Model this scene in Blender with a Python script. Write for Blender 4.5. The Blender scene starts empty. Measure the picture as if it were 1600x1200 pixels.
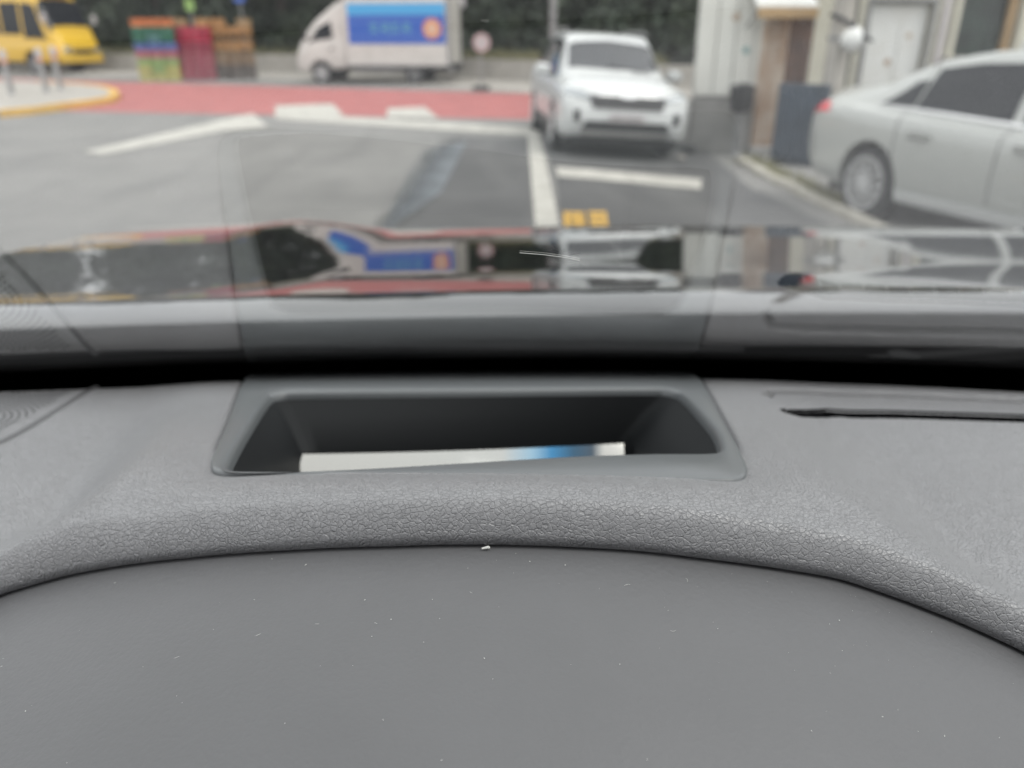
import bpy, math, random
import numpy as np
from mathutils import Vector, Matrix
from mathutils.bvhtree import BVHTree
R = math.radians
random.seed(7); rng = np.random.default_rng(7)
S = bpy.context.scene
COL = S.collection

# ------------------------------------------------------------------ camera, sky, sun, exposure
F = 1200.0; PITCH = R(24.15); CAMH = 1.55
cam = bpy.data.cameras.new('camera'); camo = bpy.data.objects.new('camera', cam); COL.objects.link(camo)
cam.sensor_width = 36; cam.lens = 36*F/1600
camo.location = (0, 0, CAMH); camo.rotation_euler = (math.pi/2-PITCH, 0, 0)
cam.clip_start = .01; cam.clip_end = 2000
cam.dof.use_dof = True; cam.dof.focus_distance = .235; cam.dof.aperture_fstop = cam.lens/3.0
S.camera = camo
W = bpy.data.worlds.new('World'); S.world = W; W.use_nodes = True
nt = W.node_tree; nt.nodes.clear()
SUN_EL, SUN_AZ = R(58), R(112)
def wn(t, **k):
    n = nt.nodes.new(t)
    for a, b in k.items(): setattr(n, a, b)
    return n
sky = wn('ShaderNodeTexSky', sky_type='NISHITA', sun_disc=False, sun_elevation=SUN_EL, sun_rotation=SUN_AZ, air_density=1.0, dust_density=3.0)
tc = wn('ShaderNodeTexCoord')
nz = wn('ShaderNodeTexNoise'); nz.inputs['Scale'].default_value = 2.2; nz.inputs['Detail'].default_value = 5
rp = wn('ShaderNodeValToRGB'); rp.color_ramp.elements[0].position = .36; rp.color_ramp.elements[1].position = .56
rp.color_ramp.elements[0].color = (.78, .78, .78, 1)
mx = wn('ShaderNodeMix', data_type='RGBA'); mx.inputs[7].default_value = (9.0, 9.1, 9.25, 1)
bg = wn('ShaderNodeBackground'); bg.inputs['Strength'].default_value = .10
wo = wn('ShaderNodeOutputWorld')
nt.links.new(tc.outputs['Generated'], nz.inputs['Vector']); nt.links.new(nz.outputs[0], rp.inputs[0])
nt.links.new(rp.outputs[0], mx.inputs[0]); nt.links.new(sky.outputs[0], mx.inputs[6]); nt.links.new(mx.outputs[2], bg.inputs['Color'])
nt.links.new(bg.outputs[0], wo.inputs[0])
sl = bpy.data.lights.new('sun', 'SUN'); sl.energy = .9; sl.angle = R(50); sl.color = (1, .97, .92)
so = bpy.data.objects.new('sun', sl); COL.objects.link(so)
sd = Vector((math.sin(SUN_AZ)*math.cos(SUN_EL), math.cos(SUN_AZ)*math.cos(SUN_EL), math.sin(SUN_EL)))
so.rotation_euler = sd.to_track_quat('Z', 'Y').to_euler()
S.view_settings.view_transform = 'Standard'; S.view_settings.look = 'None'
S.view_settings.exposure = 1.32; S.view_settings.gamma = 1
S.render.engine = 'CYCLES'
S.cycles.use_denoising = True
S.cycles.max_bounces = 10; S.cycles.transparent_max_bounces = 12; S.cycles.diffuse_bounces = 4; S.cycles.glossy_bounces = 5
S.cycles.caustics_reflective = False; S.cycles.caustics_refractive = False

# ------------------------------------------------------------------ picture rays and the lie of the land
CP, SP = math.cos(PITCH), math.sin(PITCH)
def ray(px, py):
    u, v = (px-800)/F, (py-600)/F
    d = np.array([u, CP - v*SP, -SP - v*CP]); return d/np.linalg.norm(d)
def sstep(a, b, x):
    t = np.clip((x-a)/(b-a), 0, 1); return t*t*(3-2*t)
def gz(x, y):                       # ground height: falls to the right, rises a little up the street
    x = np.asarray(x, float); y = np.asarray(y, float)
    a = -.135*sstep(.2, 3.2, x)*(1-sstep(15, 19, y))
    t = np.clip(y-18, 0, 13); return a + .03*np.where(t < 2, t*t/4, t-1)
def at(px, py, dz=0.0):
    d = ray(px, py); t = 1.0
    lo, hi = .5, 120.
    for _ in range(60):
        m = (lo+hi)/2; p = d*m
        if CAMH+p[2] > gz(p[0], p[1]): lo = m
        else: hi = m
    p = d*lo; return Vector((p[0], p[1], float(gz(p[0], p[1]))+dz))
def on_plane(px, py, Y):            # point of a ray at depth Y ahead
    d = ray(px, py); p = d*(Y/d[1]); return Vector((p[0], p[1], CAMH+p[2]))

# ------------------------------------------------------------------ object helpers
def mesh_obj(name, verts, faces, mat=None, parent=None, smooth=False, angle=None):
    me = bpy.data.meshes.new(name); me.from_pydata([tuple(v) for v in verts], [], faces); me.update()
    o = bpy.data.objects.new(name, me); COL.objects.link(o)
    if mat: me.materials.append(mat)
    if smooth:
        me.polygons.foreach_set('use_smooth', [True]*len(me.polygons))
        if angle is not None: me.set_sharp_from_angle(angle=R(angle))
    if parent: o.parent = parent
    return o
def thing(name, label, cat, loc=(0, 0, 0), rz=0, group=None, rot=None):
    o = bpy.data.objects.new(name, None); COL.objects.link(o); o.empty_display_size = .1
    o.location = loc; o.rotation_euler = rot or (0, 0, rz)
    o['label'] = label; o['category'] = cat
    if group: o['group'] = group
    return o
def tag(o, label, cat, group=None):
    o['label'] = label; o['category'] = cat
    if group: o['group'] = group
    return o
def struct(o): o['kind'] = 'structure'; return o
def stuff(o): o['kind'] = 'stuff'; return o
class MB:
    def __init__(s): s.v = []; s.f = []
    def add(s, vs, fs):
        b = len(s.v); s.v += [tuple(v) for v in vs]; s.f += [tuple(b+i for i in f) for f in fs]; return s
    def box(s, c, d, M=None, bev=0):
        x, y, z = d[0]/2, d[1]/2, d[2]/2
        if bev > 0:
            vs = []; b = bev
            for zz, k in ((-z, b), (-z+b, 0), (z-b, 0), (z, b)):
                X, Y = x-k, y-k
                vs += [(-X+b, -Y, zz), (X-b, -Y, zz), (X, -Y+b, zz), (X, Y-b, zz), (X-b, Y, zz), (-X+b, Y, zz), (-X, Y-b, zz), (-X, -Y+b, zz)]
            fs = [tuple(range(7, -1, -1)), tuple(range(24, 32))]
            for r in range(3):
                for i in range(8): j = (i+1) % 8; fs.append((r*8+i, r*8+j, r*8+8+j, r*8+8+i))
        else:
            vs = [(-x, -y, -z), (x, -y, -z), (x, y, -z), (-x, y, -z), (-x, -y, z), (x, -y, z), (x, y, z), (-x, y, z)]
            fs = [(3, 2, 1, 0), (4, 5, 6, 7), (0, 1, 5, 4), (1, 2, 6, 5), (2, 3, 7, 6), (3, 0, 4, 7)]
        vs = [Vector(v) for v in vs]
        if M is not None: vs = [M @ v for v in vs]
        return s.add([v+Vector(c) for v in vs], fs)
    def lathe(s, prof, n=20, axis='Z', c=(0, 0, 0), cap=True):
        vs = []; fs = []
        for r, h in prof:
            for i in range(n):
                a = 2*math.pi*i/n; p = (r*math.cos(a), r*math.sin(a), h)
                if axis == 'Y': p = (p[0], -p[2], p[1])
                if axis == 'X': p = (p[2], p[0], p[1])
                vs.append(Vector(p)+Vector(c))
        for k in range(len(prof)-1):
            for i in range(n): j = (i+1) % n; fs.append((k*n+i, k*n+j, k*n+n+j, k*n+n+i))
        if cap: fs.append(tuple(range(n-1, -1, -1))); fs.append(tuple((len(prof)-1)*n+i for i in range(n)))
        return s.add(vs, fs)
    def tube(s, pts, r, n=8):
        pts = [Vector(p) for p in pts]; vs = []; fs = []
        rs = r if isinstance(r, (list, tuple)) else [r]*len(pts)
        for k, p in enumerate(pts):
            d = (pts[min(k+1, len(pts)-1)]-pts[max(k-1, 0)]).normalized()
            q = d.to_track_quat('Z', 'Y')
            for i in range(n):
                a = 2*math.pi*i/n; vs.append(p+q @ Vector((rs[k]*math.cos(a), rs[k]*math.sin(a), 0)))
        for k in range(len(pts)-1):
            for i in range(n): j = (i+1) % n; fs.append((k*n+i, k*n+j, k*n+n+j, k*n+n+i))
        fs.append(tuple(range(n-1, -1, -1))); fs.append(tuple((len(pts)-1)*n+i for i in range(n)))
        return s.add(vs, fs)
    def prism(s, poly, z0, z1):
        n = len(poly); vs = [(p[0], p[1], z0) for p in poly]+[(p[0], p[1], z1) for p in poly]
        fs = [tuple(range(n-1, -1, -1)), tuple(range(n, 2*n))]+[(i, (i+1) % n, n+(i+1) % n, n+i) for i in range(n)]
        return s.add(vs, fs)
    def build(s, name, mat, parent=None, smooth=False, angle=35):
        return mesh_obj(name, s.v, s.f, mat, parent, smooth, angle)
def grid_obj(name, P, mat, parent=None, mask=None, smooth=True):
    n, m = P.shape[:2]
    idx = np.arange(n*m).reshape(n, m)
    q = np.stack([idx[:-1, :-1], idx[1:, :-1], idx[1:, 1:], idx[:-1, 1:]], -1)
    if mask is not None: q = q[mask]
    q = q.reshape(-1, 4)
    me = bpy.data.meshes.new(name); me.vertices.add(n*m); me.vertices.foreach_set('co', P.reshape(-1).astype(np.float32))
    me.loops.add(len(q)*4); me.loops.foreach_set('vertex_index', q.reshape(-1).astype(np.int32))
    me.polygons.add(len(q)); me.polygons.foreach_set('loop_start', np.arange(0, len(q)*4, 4, dtype=np.int32))
    me.update(calc_edges=True); me.validate()
    if smooth: me.polygons.foreach_set('use_smooth', [True]*len(me.polygons))
    o = bpy.data.objects.new(name, me); COL.objects.link(o)
    if mat: me.materials.append(mat)
    if parent: o.parent = parent
    return o

# ------------------------------------------------------------------ materials
def mat(name, col, rough=.5, metal=0, noise=0, nscale=6, bump=0, bscale=40, bdist=.01, coat=0, spec=None, col2=None):
    m = bpy.data.materials.new(name); m.use_nodes = True; t = m.node_tree
    b = t.nodes['Principled BSDF']
    b.inputs['Base Color'].default_value = (*col, 1); b.inputs['Roughness'].default_value = rough; b.inputs['Metallic'].default_value = metal
    if coat: b.inputs['Coat Weight'].default_value = coat; b.inputs['Coat Roughness'].default_value = .03
    if spec is not None: b.inputs['Specular IOR Level'].default_value = spec
    c = t.nodes.new('ShaderNodeTexCoord')
    if noise or col2:
        n = t.nodes.new('ShaderNodeTexNoise'); n.inputs['Scale'].default_value = nscale; n.inputs['Detail'].default_value = 7; n.inputs['Roughness'].default_value = .65
        t.links.new(c.outputs['Object'], n.inputs['Vector'])
        r = t.nodes.new('ShaderNodeValToRGB'); r.color_ramp.elements[0].position = .35; r.color_ramp.elements[1].position = .68
        a = col2 or tuple(x*(1-noise) for x in col); z = col if col2 else tuple(min(1, x*(1+noise)) for x in col)
        r.color_ramp.elements[0].color = (*a, 1); r.color_ramp.elements[1].color = (*z, 1)
        t.links.new(n.outputs[0], r.inputs[0]); t.links.new(r.outputs[0], b.inputs['Base Color'])
    if bump:
        n2 = t.nodes.new('ShaderNodeTexNoise'); n2.inputs['Scale'].default_value = bscale; n2.inputs['Detail'].default_value = 4
        t.links.new(c.outputs['Object'], n2.inputs['Vector'])
        bp = t.nodes.new('ShaderNodeBump'); bp.inputs['Strength'].default_value = bump; bp.inputs['Distance'].default_value = bdist
        t.links.new(n2.outputs[0], bp.inputs['Height']); t.links.new(bp.outputs[0], b.inputs['Normal'])
    return m
M = {}
def asphalt(name, a, b, stain):
    m = mat(name, a, .9, bump=.4, bscale=120, bdist=.006, col2=b, nscale=.55); t = m.node_tree; N = t.nodes.new; L = t.links.new
    bs = t.nodes['Principled BSDF']; src = bs.inputs['Base Color'].links[0].from_socket
    c = N('ShaderNodeTexCoord'); mp = N('ShaderNodeMapping'); mp.inputs['Scale'].default_value = (1.6, .35, 1); mp.inputs['Rotation'].default_value = (0, 0, .35); L(c.outputs['Object'], mp.inputs[0])
    n = N('ShaderNodeTexNoise'); n.inputs['Scale'].default_value = .8; n.inputs['Detail'].default_value = 8; n.inputs['Distortion'].default_value = .6; L(mp.outputs[0], n.inputs['Vector'])
    r_ = N('ShaderNodeMapRange'); r_.inputs['From Min'].default_value = .5; r_.inputs['From Max'].default_value = .72; r_.inputs['To Max'].default_value = .55; L(n.outputs[0], r_.inputs['Value'])
    x = N('ShaderNodeMix'); x.data_type = 'RGBA'; x.inputs[7].default_value = (*stain, 1); L(r_.outputs[0], x.inputs[0]); L(src, x.inputs[6])
    L(x.outputs[2], bs.inputs['Base Color']); return m
M['asphalt'] = asphalt('asphalt', (.215, .21, .20), (.165, .162, .156), (.12, .118, .115))
M['asphalt_dark'] = asphalt('dark_asphalt', (.105, .104, .104), (.075, .075, .076), (.14, .138, .135))
M['red_road'] = mat('red_road_paint', (.33, .105, .10), .85, noise=.14, nscale=1.5)
M['white_paint'] = mat('white_road_paint', (.50, .485, .44), .8, col2=(.33, .32, .29), nscale=3.5)
M['yellow_paint'] = mat('yellow_road_paint', (.56, .34, .07), .8, noise=.2, nscale=8)
M['concrete'] = mat('concrete', (.33, .31, .28), .9, noise=.15, nscale=3, bump=.3, bscale=30)
M['kerb_pale'] = mat('pale_kerb_concrete', (.46, .44, .39), .85, col2=(.30, .28, .24), nscale=4)
M['concrete_dark'] = mat('grey_concrete', (.24, .235, .225), .9, noise=.25, nscale=2)
M['car_white'] = mat('white_car_paint', (.46, .47, .465), .35, coat=.5)
M['car_silver'] = mat('pearl_car_paint', (.36, .368, .35), .3, coat=.7, metal=.15)
M['truck_white'] = mat('white_truck_paint', (.52, .50, .47), .45, noise=.08, nscale=3)
M['bus_yellow'] = mat('yellow_bus_paint', (.66, .42, .04), .35, coat=.4)
M['glass_dark'] = mat('dark_window_glass', (.012, .014, .018), .06, spec=.22)
M['glass_tree_reflection'] = mat('window_glass_painted_trees', (.025, .04, .032), .1, spec=.3, col2=(.008, .012, .010), nscale=3)  # green of reflected trees painted into the glass colour
M['screen'] = mat('windshield_tint', (.012, .014, .018), .06, spec=.75)
M['rubber'] = mat('tyre_rubber', (.022, .022, .024), .8, noise=.2, nscale=20)
M['black'] = mat('black_plastic', (.018, .018, .02), .55)
M['alloy'] = mat('alloy_wheel', (.50, .50, .50), .35, metal=.35)
M['chrome'] = mat('chrome', (.6, .6, .6), .15, metal=1)
M['red_lens'] = mat('red_lamp_lens', (.55, .02, .03), .15, coat=.5)
M['orange_lens'] = mat('orange_lamp_lens', (.6, .2, .02), .2)
M['clear_lens'] = mat('clear_lamp_lens', (.30, .32, .33), .08, spec=.8, metal=.4)
M['steel'] = mat('brushed_steel', (.36, .36, .36), .35, metal=.8, noise=.1)
M['grey_metal'] = mat('grey_metal', (.22, .22, .22), .5, noise=.15, nscale=5)
M['white_wall'] = mat('white_painted_panel', (.60, .60, .56), .7, col2=(.53, .52, .48), nscale=1.3)
M['cream_wall'] = mat('cream_wall', (.56, .54, .45), .8, col2=(.45, .43, .36), nscale=2.5)
M['door_white'] = mat('white_metal_door', (.62, .63, .62), .6, col2=(.54, .53, .50), nscale=2)
M['rust_pale'] = mat('pale_rusted_sheet', (.50, .44, .37), .8, col2=(.27, .15, .08), nscale=2.2)
M['rust'] = mat('brown_rusted_board', (.13, .07, .045), .85, col2=(.05, .03, .025), nscale=3)
M['blue_sheet'] = mat('slate_blue_sheet', (.045, .062, .085), .6, noise=.3, nscale=3)
M['bark'] = mat('bark', (.05, .04, .032), .9, noise=.3, nscale=8)
M['leaf'] = mat('dark_leaves', (.028, .042, .026), .7, noise=.5, nscale=.7)
M['leaf2'] = mat('mid_green_leaves', (.045, .06, .035), .7, noise=.5, nscale=.8)
M['weed'] = mat('dry_weeds', (.22, .21, .10), .8, noise=.35, nscale=6)
M['slope'] = mat('hillside_undergrowth', (.022, .028, .018), .95, noise=.5, nscale=.8)
M['sky_blue'] = mat('light_blue_print', (.055, .33, .62), .5)
M['blue'] = mat('blue_print', (.03, .105, .42), .5)
M['pale_teal'] = mat('pale_teal_print', (.12, .34, .42), .5)
M['orange'] = mat('orange_print', (.62, .22, .10), .5)
M['cream_print'] = mat('cream_print', (.6, .45, .33), .5)
M['sign_white'] = mat('white_sign_face', (.42, .39, .39), .5)
M['sign_red'] = mat('red_sign_print', (.5, .12, .12), .5)
M['dust'] = mat('white_dust', (.5, .5, .48), .9)
CR = dict(orange=(.55, .17, .05), green=(.03, .16, .10), teal=(.10, .24, .24), blue=(.10, .16, .42), pink=(.40, .10, .15), lime=(.22, .36, .10), yellow=(.46, .42, .12),
          red=(.42, .03, .07), crimson=(.28, .025, .06), brown=(.20, .12, .06), amber=(.42, .22, .08), black=(.06, .045, .04), tan=(.36, .24, .12))
for k, c in CR.items(): M['c_'+k] = mat(k+'_crate_plastic', c, .5, noise=.12, nscale=4)

def leather(name, col, rough, cell, strength, dist):
    m = bpy.data.materials.new(name); m.use_nodes = True; t = m.node_tree; b = t.nodes['Principled BSDF']
    N = t.nodes.new; L = t.links.new
    b.inputs['Base Color'].default_value = (*col, 1); b.inputs['Roughness'].default_value = rough
    c = N('ShaderNodeTexCoord'); mp = N('ShaderNodeMapping'); mp.inputs['Scale'].default_value = (1, 1.25, 1)
    L(c.outputs['Object'], mp.inputs['Vector'])
    wn_ = N('ShaderNodeTexNoise'); wn_.inputs['Scale'].default_value = 170; wn_.inputs['Detail'].default_value = 3
    L(mp.outputs[0], wn_.inputs['Vector'])
    sub = N('ShaderNodeVectorMath'); sub.operation = 'SUBTRACT'; sub.inputs[1].default_value = (.5, .5, .5); L(wn_.outputs['Color'], sub.inputs[0])
    sc = N('ShaderNodeVectorMath'); sc.operation = 'SCALE'; sc.inputs['Scale'].default_value = .0028; L(sub.outputs[0], sc.inputs[0])
    ad = N('ShaderNodeVectorMath'); ad.operation = 'ADD'; L(mp.outputs[0], ad.inputs[0]); L(sc.outputs[0], ad.inputs[1])
    hs = []
    for k, (sc_, w) in enumerate(((1/cell, .13), (2.1/cell, .12))):
        v = N('ShaderNodeTexVoronoi'); v.feature = 'DISTANCE_TO_EDGE'; v.inputs['Scale'].default_value = sc_; v.inputs['Randomness'].default_value = 1
        L(ad.outputs[0], v.inputs['Vector'])
        mr = N('ShaderNodeMapRange'); mr.interpolation_type = 'SMOOTHSTEP'; mr.inputs['From Max'].default_value = w; L(v.outputs['Distance'], mr.inputs['Value'])
        hs.append(mr.outputs[0])
    mm = N('ShaderNodeMath'); mm.operation = 'MULTIPLY_ADD'; mm.inputs[1].default_value = .35; L(hs[1], mm.inputs[0]); L(hs[0], mm.inputs[2])
    mod = N('ShaderNodeTexNoise'); mod.inputs['Scale'].default_value = 260; mod.inputs['Detail'].default_value = 2; L(c.outputs['Object'], mod.inputs['Vector'])
    mdr = N('ShaderNodeMapRange'); mdr.inputs['From Min'].default_value = .35; mdr.inputs['From Max'].default_value = .62; mdr.inputs['To Min'].default_value = .7; L(mod.outputs[0], mdr.inputs['Value'])
    mmx = N('ShaderNodeMath'); mmx.operation = 'MULTIPLY'; L(mm.outputs[0], mmx.inputs[0]); L(mdr.outputs[0], mmx.inputs[1])
    inv = N('ShaderNodeMath'); inv.operation = 'SUBTRACT'; inv.inputs[0].default_value = 0; L(mdr.outputs[0], inv.inputs[1])
    inv2 = N('ShaderNodeMath'); inv2.operation = 'MULTIPLY_ADD'; inv2.inputs[1].default_value = 1.35; L(inv.outputs[0], inv2.inputs[0]); L(mmx.outputs[0], inv2.inputs[2])
    fine = N('ShaderNodeTexNoise'); fine.inputs['Scale'].default_value = 900; L(c.outputs['Object'], fine.inputs['Vector'])
    m2 = N('ShaderNodeMath'); m2.operation = 'MULTIPLY_ADD'; m2.inputs[1].default_value = .03; L(fine.outputs[0], m2.inputs[0]); L(inv2.outputs[0], m2.inputs[2])
    bp = N('ShaderNodeBump'); bp.inputs['Strength'].default_value = strength; bp.inputs['Distance'].default_value = dist
    L(m2.outputs[0], bp.inputs['Height']); L(bp.outputs[0], b.inputs['Normal'])
    big = N('ShaderNodeTexNoise'); big.inputs['Scale'].default_value = 14; big.inputs['Detail'].default_value = 3; L(c.outputs['Object'], big.inputs['Vector'])
    mr2 = N('ShaderNodeMapRange'); mr2.inputs['To Min'].default_value = rough-.06; mr2.inputs['To Max'].default_value = rough+.06; L(big.outputs[0], mr2.inputs['Value'])
    L(mr2.outputs[0], b.inputs['Roughness'])
    return m
M['leather'] = leather('grained_grey_vinyl', (.168, .168, .175), .36, .0020, .8, .00045)
M['leather'].node_tree.nodes['Principled BSDF'].inputs['Specular IOR Level'].default_value = .8
M['cover'] = mat('smooth_grey_cover', (.077, .077, .0805), .48, noise=.06, nscale=9, bump=.5, bscale=520, bdist=.0004)
M['frame'] = mat('satin_grey_plastic', (.086, .092, .096), .36, bump=.2, bscale=1500, bdist=.0001)
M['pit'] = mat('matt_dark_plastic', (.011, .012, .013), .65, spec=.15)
M['grille'] = mat('grey_grille_plastic', (.064, .064, .067), .5)
M['frit'] = mat('black_ceramic_band', (.004, .004, .005), .5, spec=.2)
M['cowl'] = mat('black_cowl_plastic', (.006, .006, .007), .6, spec=.15)
M['hood'] = mat('black_car_paint', (.006, .006, .007), .04, coat=1.0, spec=.9)
M['hood'].node_tree.nodes['Principled BSDF'].inputs['Coat IOR'].default_value = 1.7; M['hood'].node_tree.nodes['Principled BSDF'].inputs['Coat Roughness'].default_value = .045
M['headliner'] = mat('grey_headliner_cloth', (.10, .10, .10), .95)

# windshield: thin glass, Fresnel reflection over a lightly tinted see-through sheet with a film of dust
def glass_mat():
    m = bpy.data.materials.new('windshield_glass'); m.use_nodes = True; t = m.node_tree; t.nodes.clear()
    N = t.nodes.new; L = t.links.new
    tr = N('ShaderNodeBsdfTransparent'); tr.inputs[0].default_value = (.90, .915, .90, 1)
    gl = N('ShaderNodeBsdfGlossy'); gl.inputs['Roughness'].default_value = .012
    df = N('ShaderNodeBsdfTranslucent'); df.inputs[0].default_value = (.8, .8, .8, 1)
    d1 = N('ShaderNodeMixShader')
    c = N('ShaderNodeTexCoord'); nn = N('ShaderNodeTexNoise'); nn.inputs['Scale'].default_value = 9; nn.inputs['Detail'].default_value = 6; L(c.outputs['Object'], nn.inputs['Vector'])
    mr = N('ShaderNodeMapRange'); mr.inputs['From Min'].default_value = .3; mr.inputs['From Max'].default_value = .75; mr.inputs['To Min'].default_value = .002; mr.inputs['To Max'].default_value = .009
    L(nn.outputs[0], mr.inputs['Value'])
    L(mr.outputs[0], d1.inputs[0]); L(tr.outputs[0], d1.inputs[1]); L(df.outputs[0], d1.inputs[2])
    lw = N('ShaderNodeFresnel'); lw.inputs['IOR'].default_value = 1.5
    g = N('ShaderNodeNewGeometry'); 
    # both faces of the pane reflect: 2F/(1+F)
    a = N('ShaderNodeMath'); a.operation = 'MULTIPLY'; a.inputs[1].default_value = 2; L(lw.outputs[0], a.inputs[0])
    b = N('ShaderNodeMath'); b.operation = 'ADD'; b.inputs[1].default_value = 1; L(lw.outputs[0], b.inputs[0])
    dv = N('ShaderNodeMath'); dv.operation = 'DIVIDE'; L(a.outputs[0], dv.inputs[0]); L(b.outputs[0], dv.inputs[1])
    mx = N('ShaderNodeMixShader'); L(dv.outputs[0], mx.inputs[0]); L(d1.outputs[0], mx.inputs[1]); L(gl.outputs[0], mx.inputs[2])
    o = N('ShaderNodeOutputMaterial'); L(mx.outputs[0], o.inputs[0]); return m
M['glass'] = glass_mat()

# ------------------------------------------------------------------ ground and road
def ground():
    xs = np.concatenate([np.linspace(-400, -30, 12), np.linspace(-28, 20, 97), np.linspace(24, 400, 12)])
    ys = np.concatenate([np.linspace(-300, -6, 10), np.linspace(-4, 40, 89), np.linspace(45, 700, 12)])
    X, Y = np.meshgrid(xs, ys, indexing='ij'); Z = gz(X, Y)
    struct(grid_obj('ground', np.stack([X, Y, Z], -1), M['asphalt']))
ground()
def decal(name, quad, mat_, dz=.006, n=10, m=4, parent=None):
    """a sheet on the ground between four picture corners"""
    q = [at(*c) for c in quad]; P = np.zeros((n+1, m+1, 3))
    for i in range(n+1):
        for j in range(m+1):
            a, b = i/n, j/m
            p = (q[0]*(1-a)+q[1]*a)*(1-b)+(q[3]*(1-a)+q[2]*a)*b
            P[i, j] = (p.x, p.y, float(gz(p.x, p.y))+dz)
    return grid_obj(name, P, mat_, parent)
struct(decal('red_road_strip', [(-500, 160), (838, 187), (838, 147), (-500, 112)], M['red_road'], .005, 60, 6))
def faded(name, base, axis, lo, hi, rough=.9):
    m = base.copy(); m.name = name; t = m.node_tree; N = t.nodes.new; L = t.links.new; b = t.nodes['Principled BSDF']; b.inputs['Roughness'].default_value = rough
    c = N('ShaderNodeTexCoord'); sp = N('ShaderNodeSeparateXYZ'); L(c.outputs['Generated'], sp.inputs[0])
    n = N('ShaderNodeTexNoise'); n.inputs['Scale'].default_value = 5; n.inputs['Detail'].default_value = 6; L(c.outputs['Generated'], n.inputs['Vector'])
    a = N('ShaderNodeMath'); a.operation = 'MULTIPLY_ADD'; a.inputs[1].default_value = .35; L(n.outputs[0], a.inputs[0]); L(sp.outputs[axis], a.inputs[2])
    r_ = N('ShaderNodeMapRange'); r_.inputs['From Min'].default_value = lo; r_.inputs['From Max'].default_value = hi; L(a.outputs[0], r_.inputs['Value']); L(r_.outputs[0], b.inputs['Alpha']); return m
struct(decal('asphalt_patch', [(650, 214), (832, 216), (862, 400), (560, 400)], faded('worn_asphalt_patch', M['asphalt_dark'], 0, .36, .58), .005, 14, 14))
refl = mat('painted_glass_reflection', (.125, .138, .150), .5, noise=.3, nscale=2)
struct(decal('painted_glass_reflection', [(655, 232), (730, 222), (690, 300), (590, 372)], faded('painted_reflection_edge', refl, 0, .25, 1.0, .5), .0075, 12, 12))  # bluish mirror reflection in the windshield, painted as a sheet on the road
struct(decal('asphalt_patch', [(845, 212), (1090, 225), (1180, 300), (866, 270)], M['asphalt_dark'], .005, 14, 8))
struct(decal('asphalt_patch', [(868, 272), (1190, 300), (1440, 420), (885, 440)], M['asphalt_dark'], .0045, 20, 14))
struct(decal('road_line', [(130, 238), (330, 192), (350, 205), (160, 243)], M['white_paint'], .011))
struct(decal('road_line', [(326, 192), (395, 178), (420, 200), (346, 206)], M['white_paint'], .015))
struct(decal('road_line', [(432, 176), (836, 201), (836, 213), (432, 187)], M['white_paint'], .011, 24))
struct(decal('road_line', [(430, 166), (520, 163), (538, 181), (430, 186)], M['white_paint'], .015))
struct(decal('road_line', [(606, 170), (664, 168), (688, 187), (604, 184)], M['white_paint'], .015))
struct(decal('bay_line', [(824, 205), (842, 206), (880, 380), (838, 384)], M['white_paint'], .017, 6, 16))
struct(decal('bay_line', [(868, 262), (1097, 281), (1095, 297), (872, 277)], M['white_paint'], .011, 12))
# worn yellow lettering in the bay
for (x0, y0, x1, y1) in ((882, 333, 912, 337), (884, 340, 914, 344), (882, 347, 916, 351), (884, 354, 918, 359), (880, 333, 887, 359), (900, 335, 907, 356),
                         (918, 332, 944, 337), (920, 341, 946, 346), (922, 351, 950, 361), (926, 335, 932, 357), (940, 333, 947, 360)):
    struct(decal('yellow_lettering', [(x0, y0), (x1, y0), (x1+2, y1), (x0+2, y1)], M['yellow_paint'], .011+.0008*((x0+y0) % 5), 3, 2))

# traffic island
isl = [(-260, 200), (-120, 193), (0, 184), (60, 178), (110, 171), (150, 166), (178, 161), (189, 155), (184, 148), (165, 142), (130, 138), (60, 135), (-60, 132), (-260, 130)]
def island():
    pts = [at(*p) for p in isl]; c = sum(pts, Vector())/len(pts)
    inner = [p+(c-p).normalized()*.22 for p in pts]
    b = MB(); n = len(pts)
    b.add([(p.x, p.y, p.z+.14) for p in inner]+[(p.x, p.y, p.z-.05) for p in inner], [tuple(range(n))]+[(i, (i+1) % n, n+(i+1) % n, n+i) for i in range(n)])
    o = struct(b.build('traffic_island', M['concrete']))
    for i in range(n-1):
        a, d, e, f_ = pts[i], pts[i+1], inner[i+1], inner[i]
        k = max(1, round((d-a).length/.9))
        for s in range(k):
            t0, t1 = s/k+.012, (s+1)/k-.012
            q = [a.lerp(d, t0), a.lerp(d, t1), f_.lerp(e, t1), f_.lerp(e, t0)]
            kb = MB(); kb.add([(p.x, p.y, p.z-.05) for p in q]+[(p.x, p.y, p.z+.15) for p in q], [(3, 2, 1, 0), (4, 5, 6, 7), (0, 1, 5, 4), (1, 2, 6, 5), (2, 3, 7, 6), (3, 0, 4, 7)])
            yel = i >= 4 and i <= 10 or (i in (2, 3) and s % 2 == 0)
            kb.build('kerb_stone', M['yellow_paint'] if yel else M['concrete'], o)
island()

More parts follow.
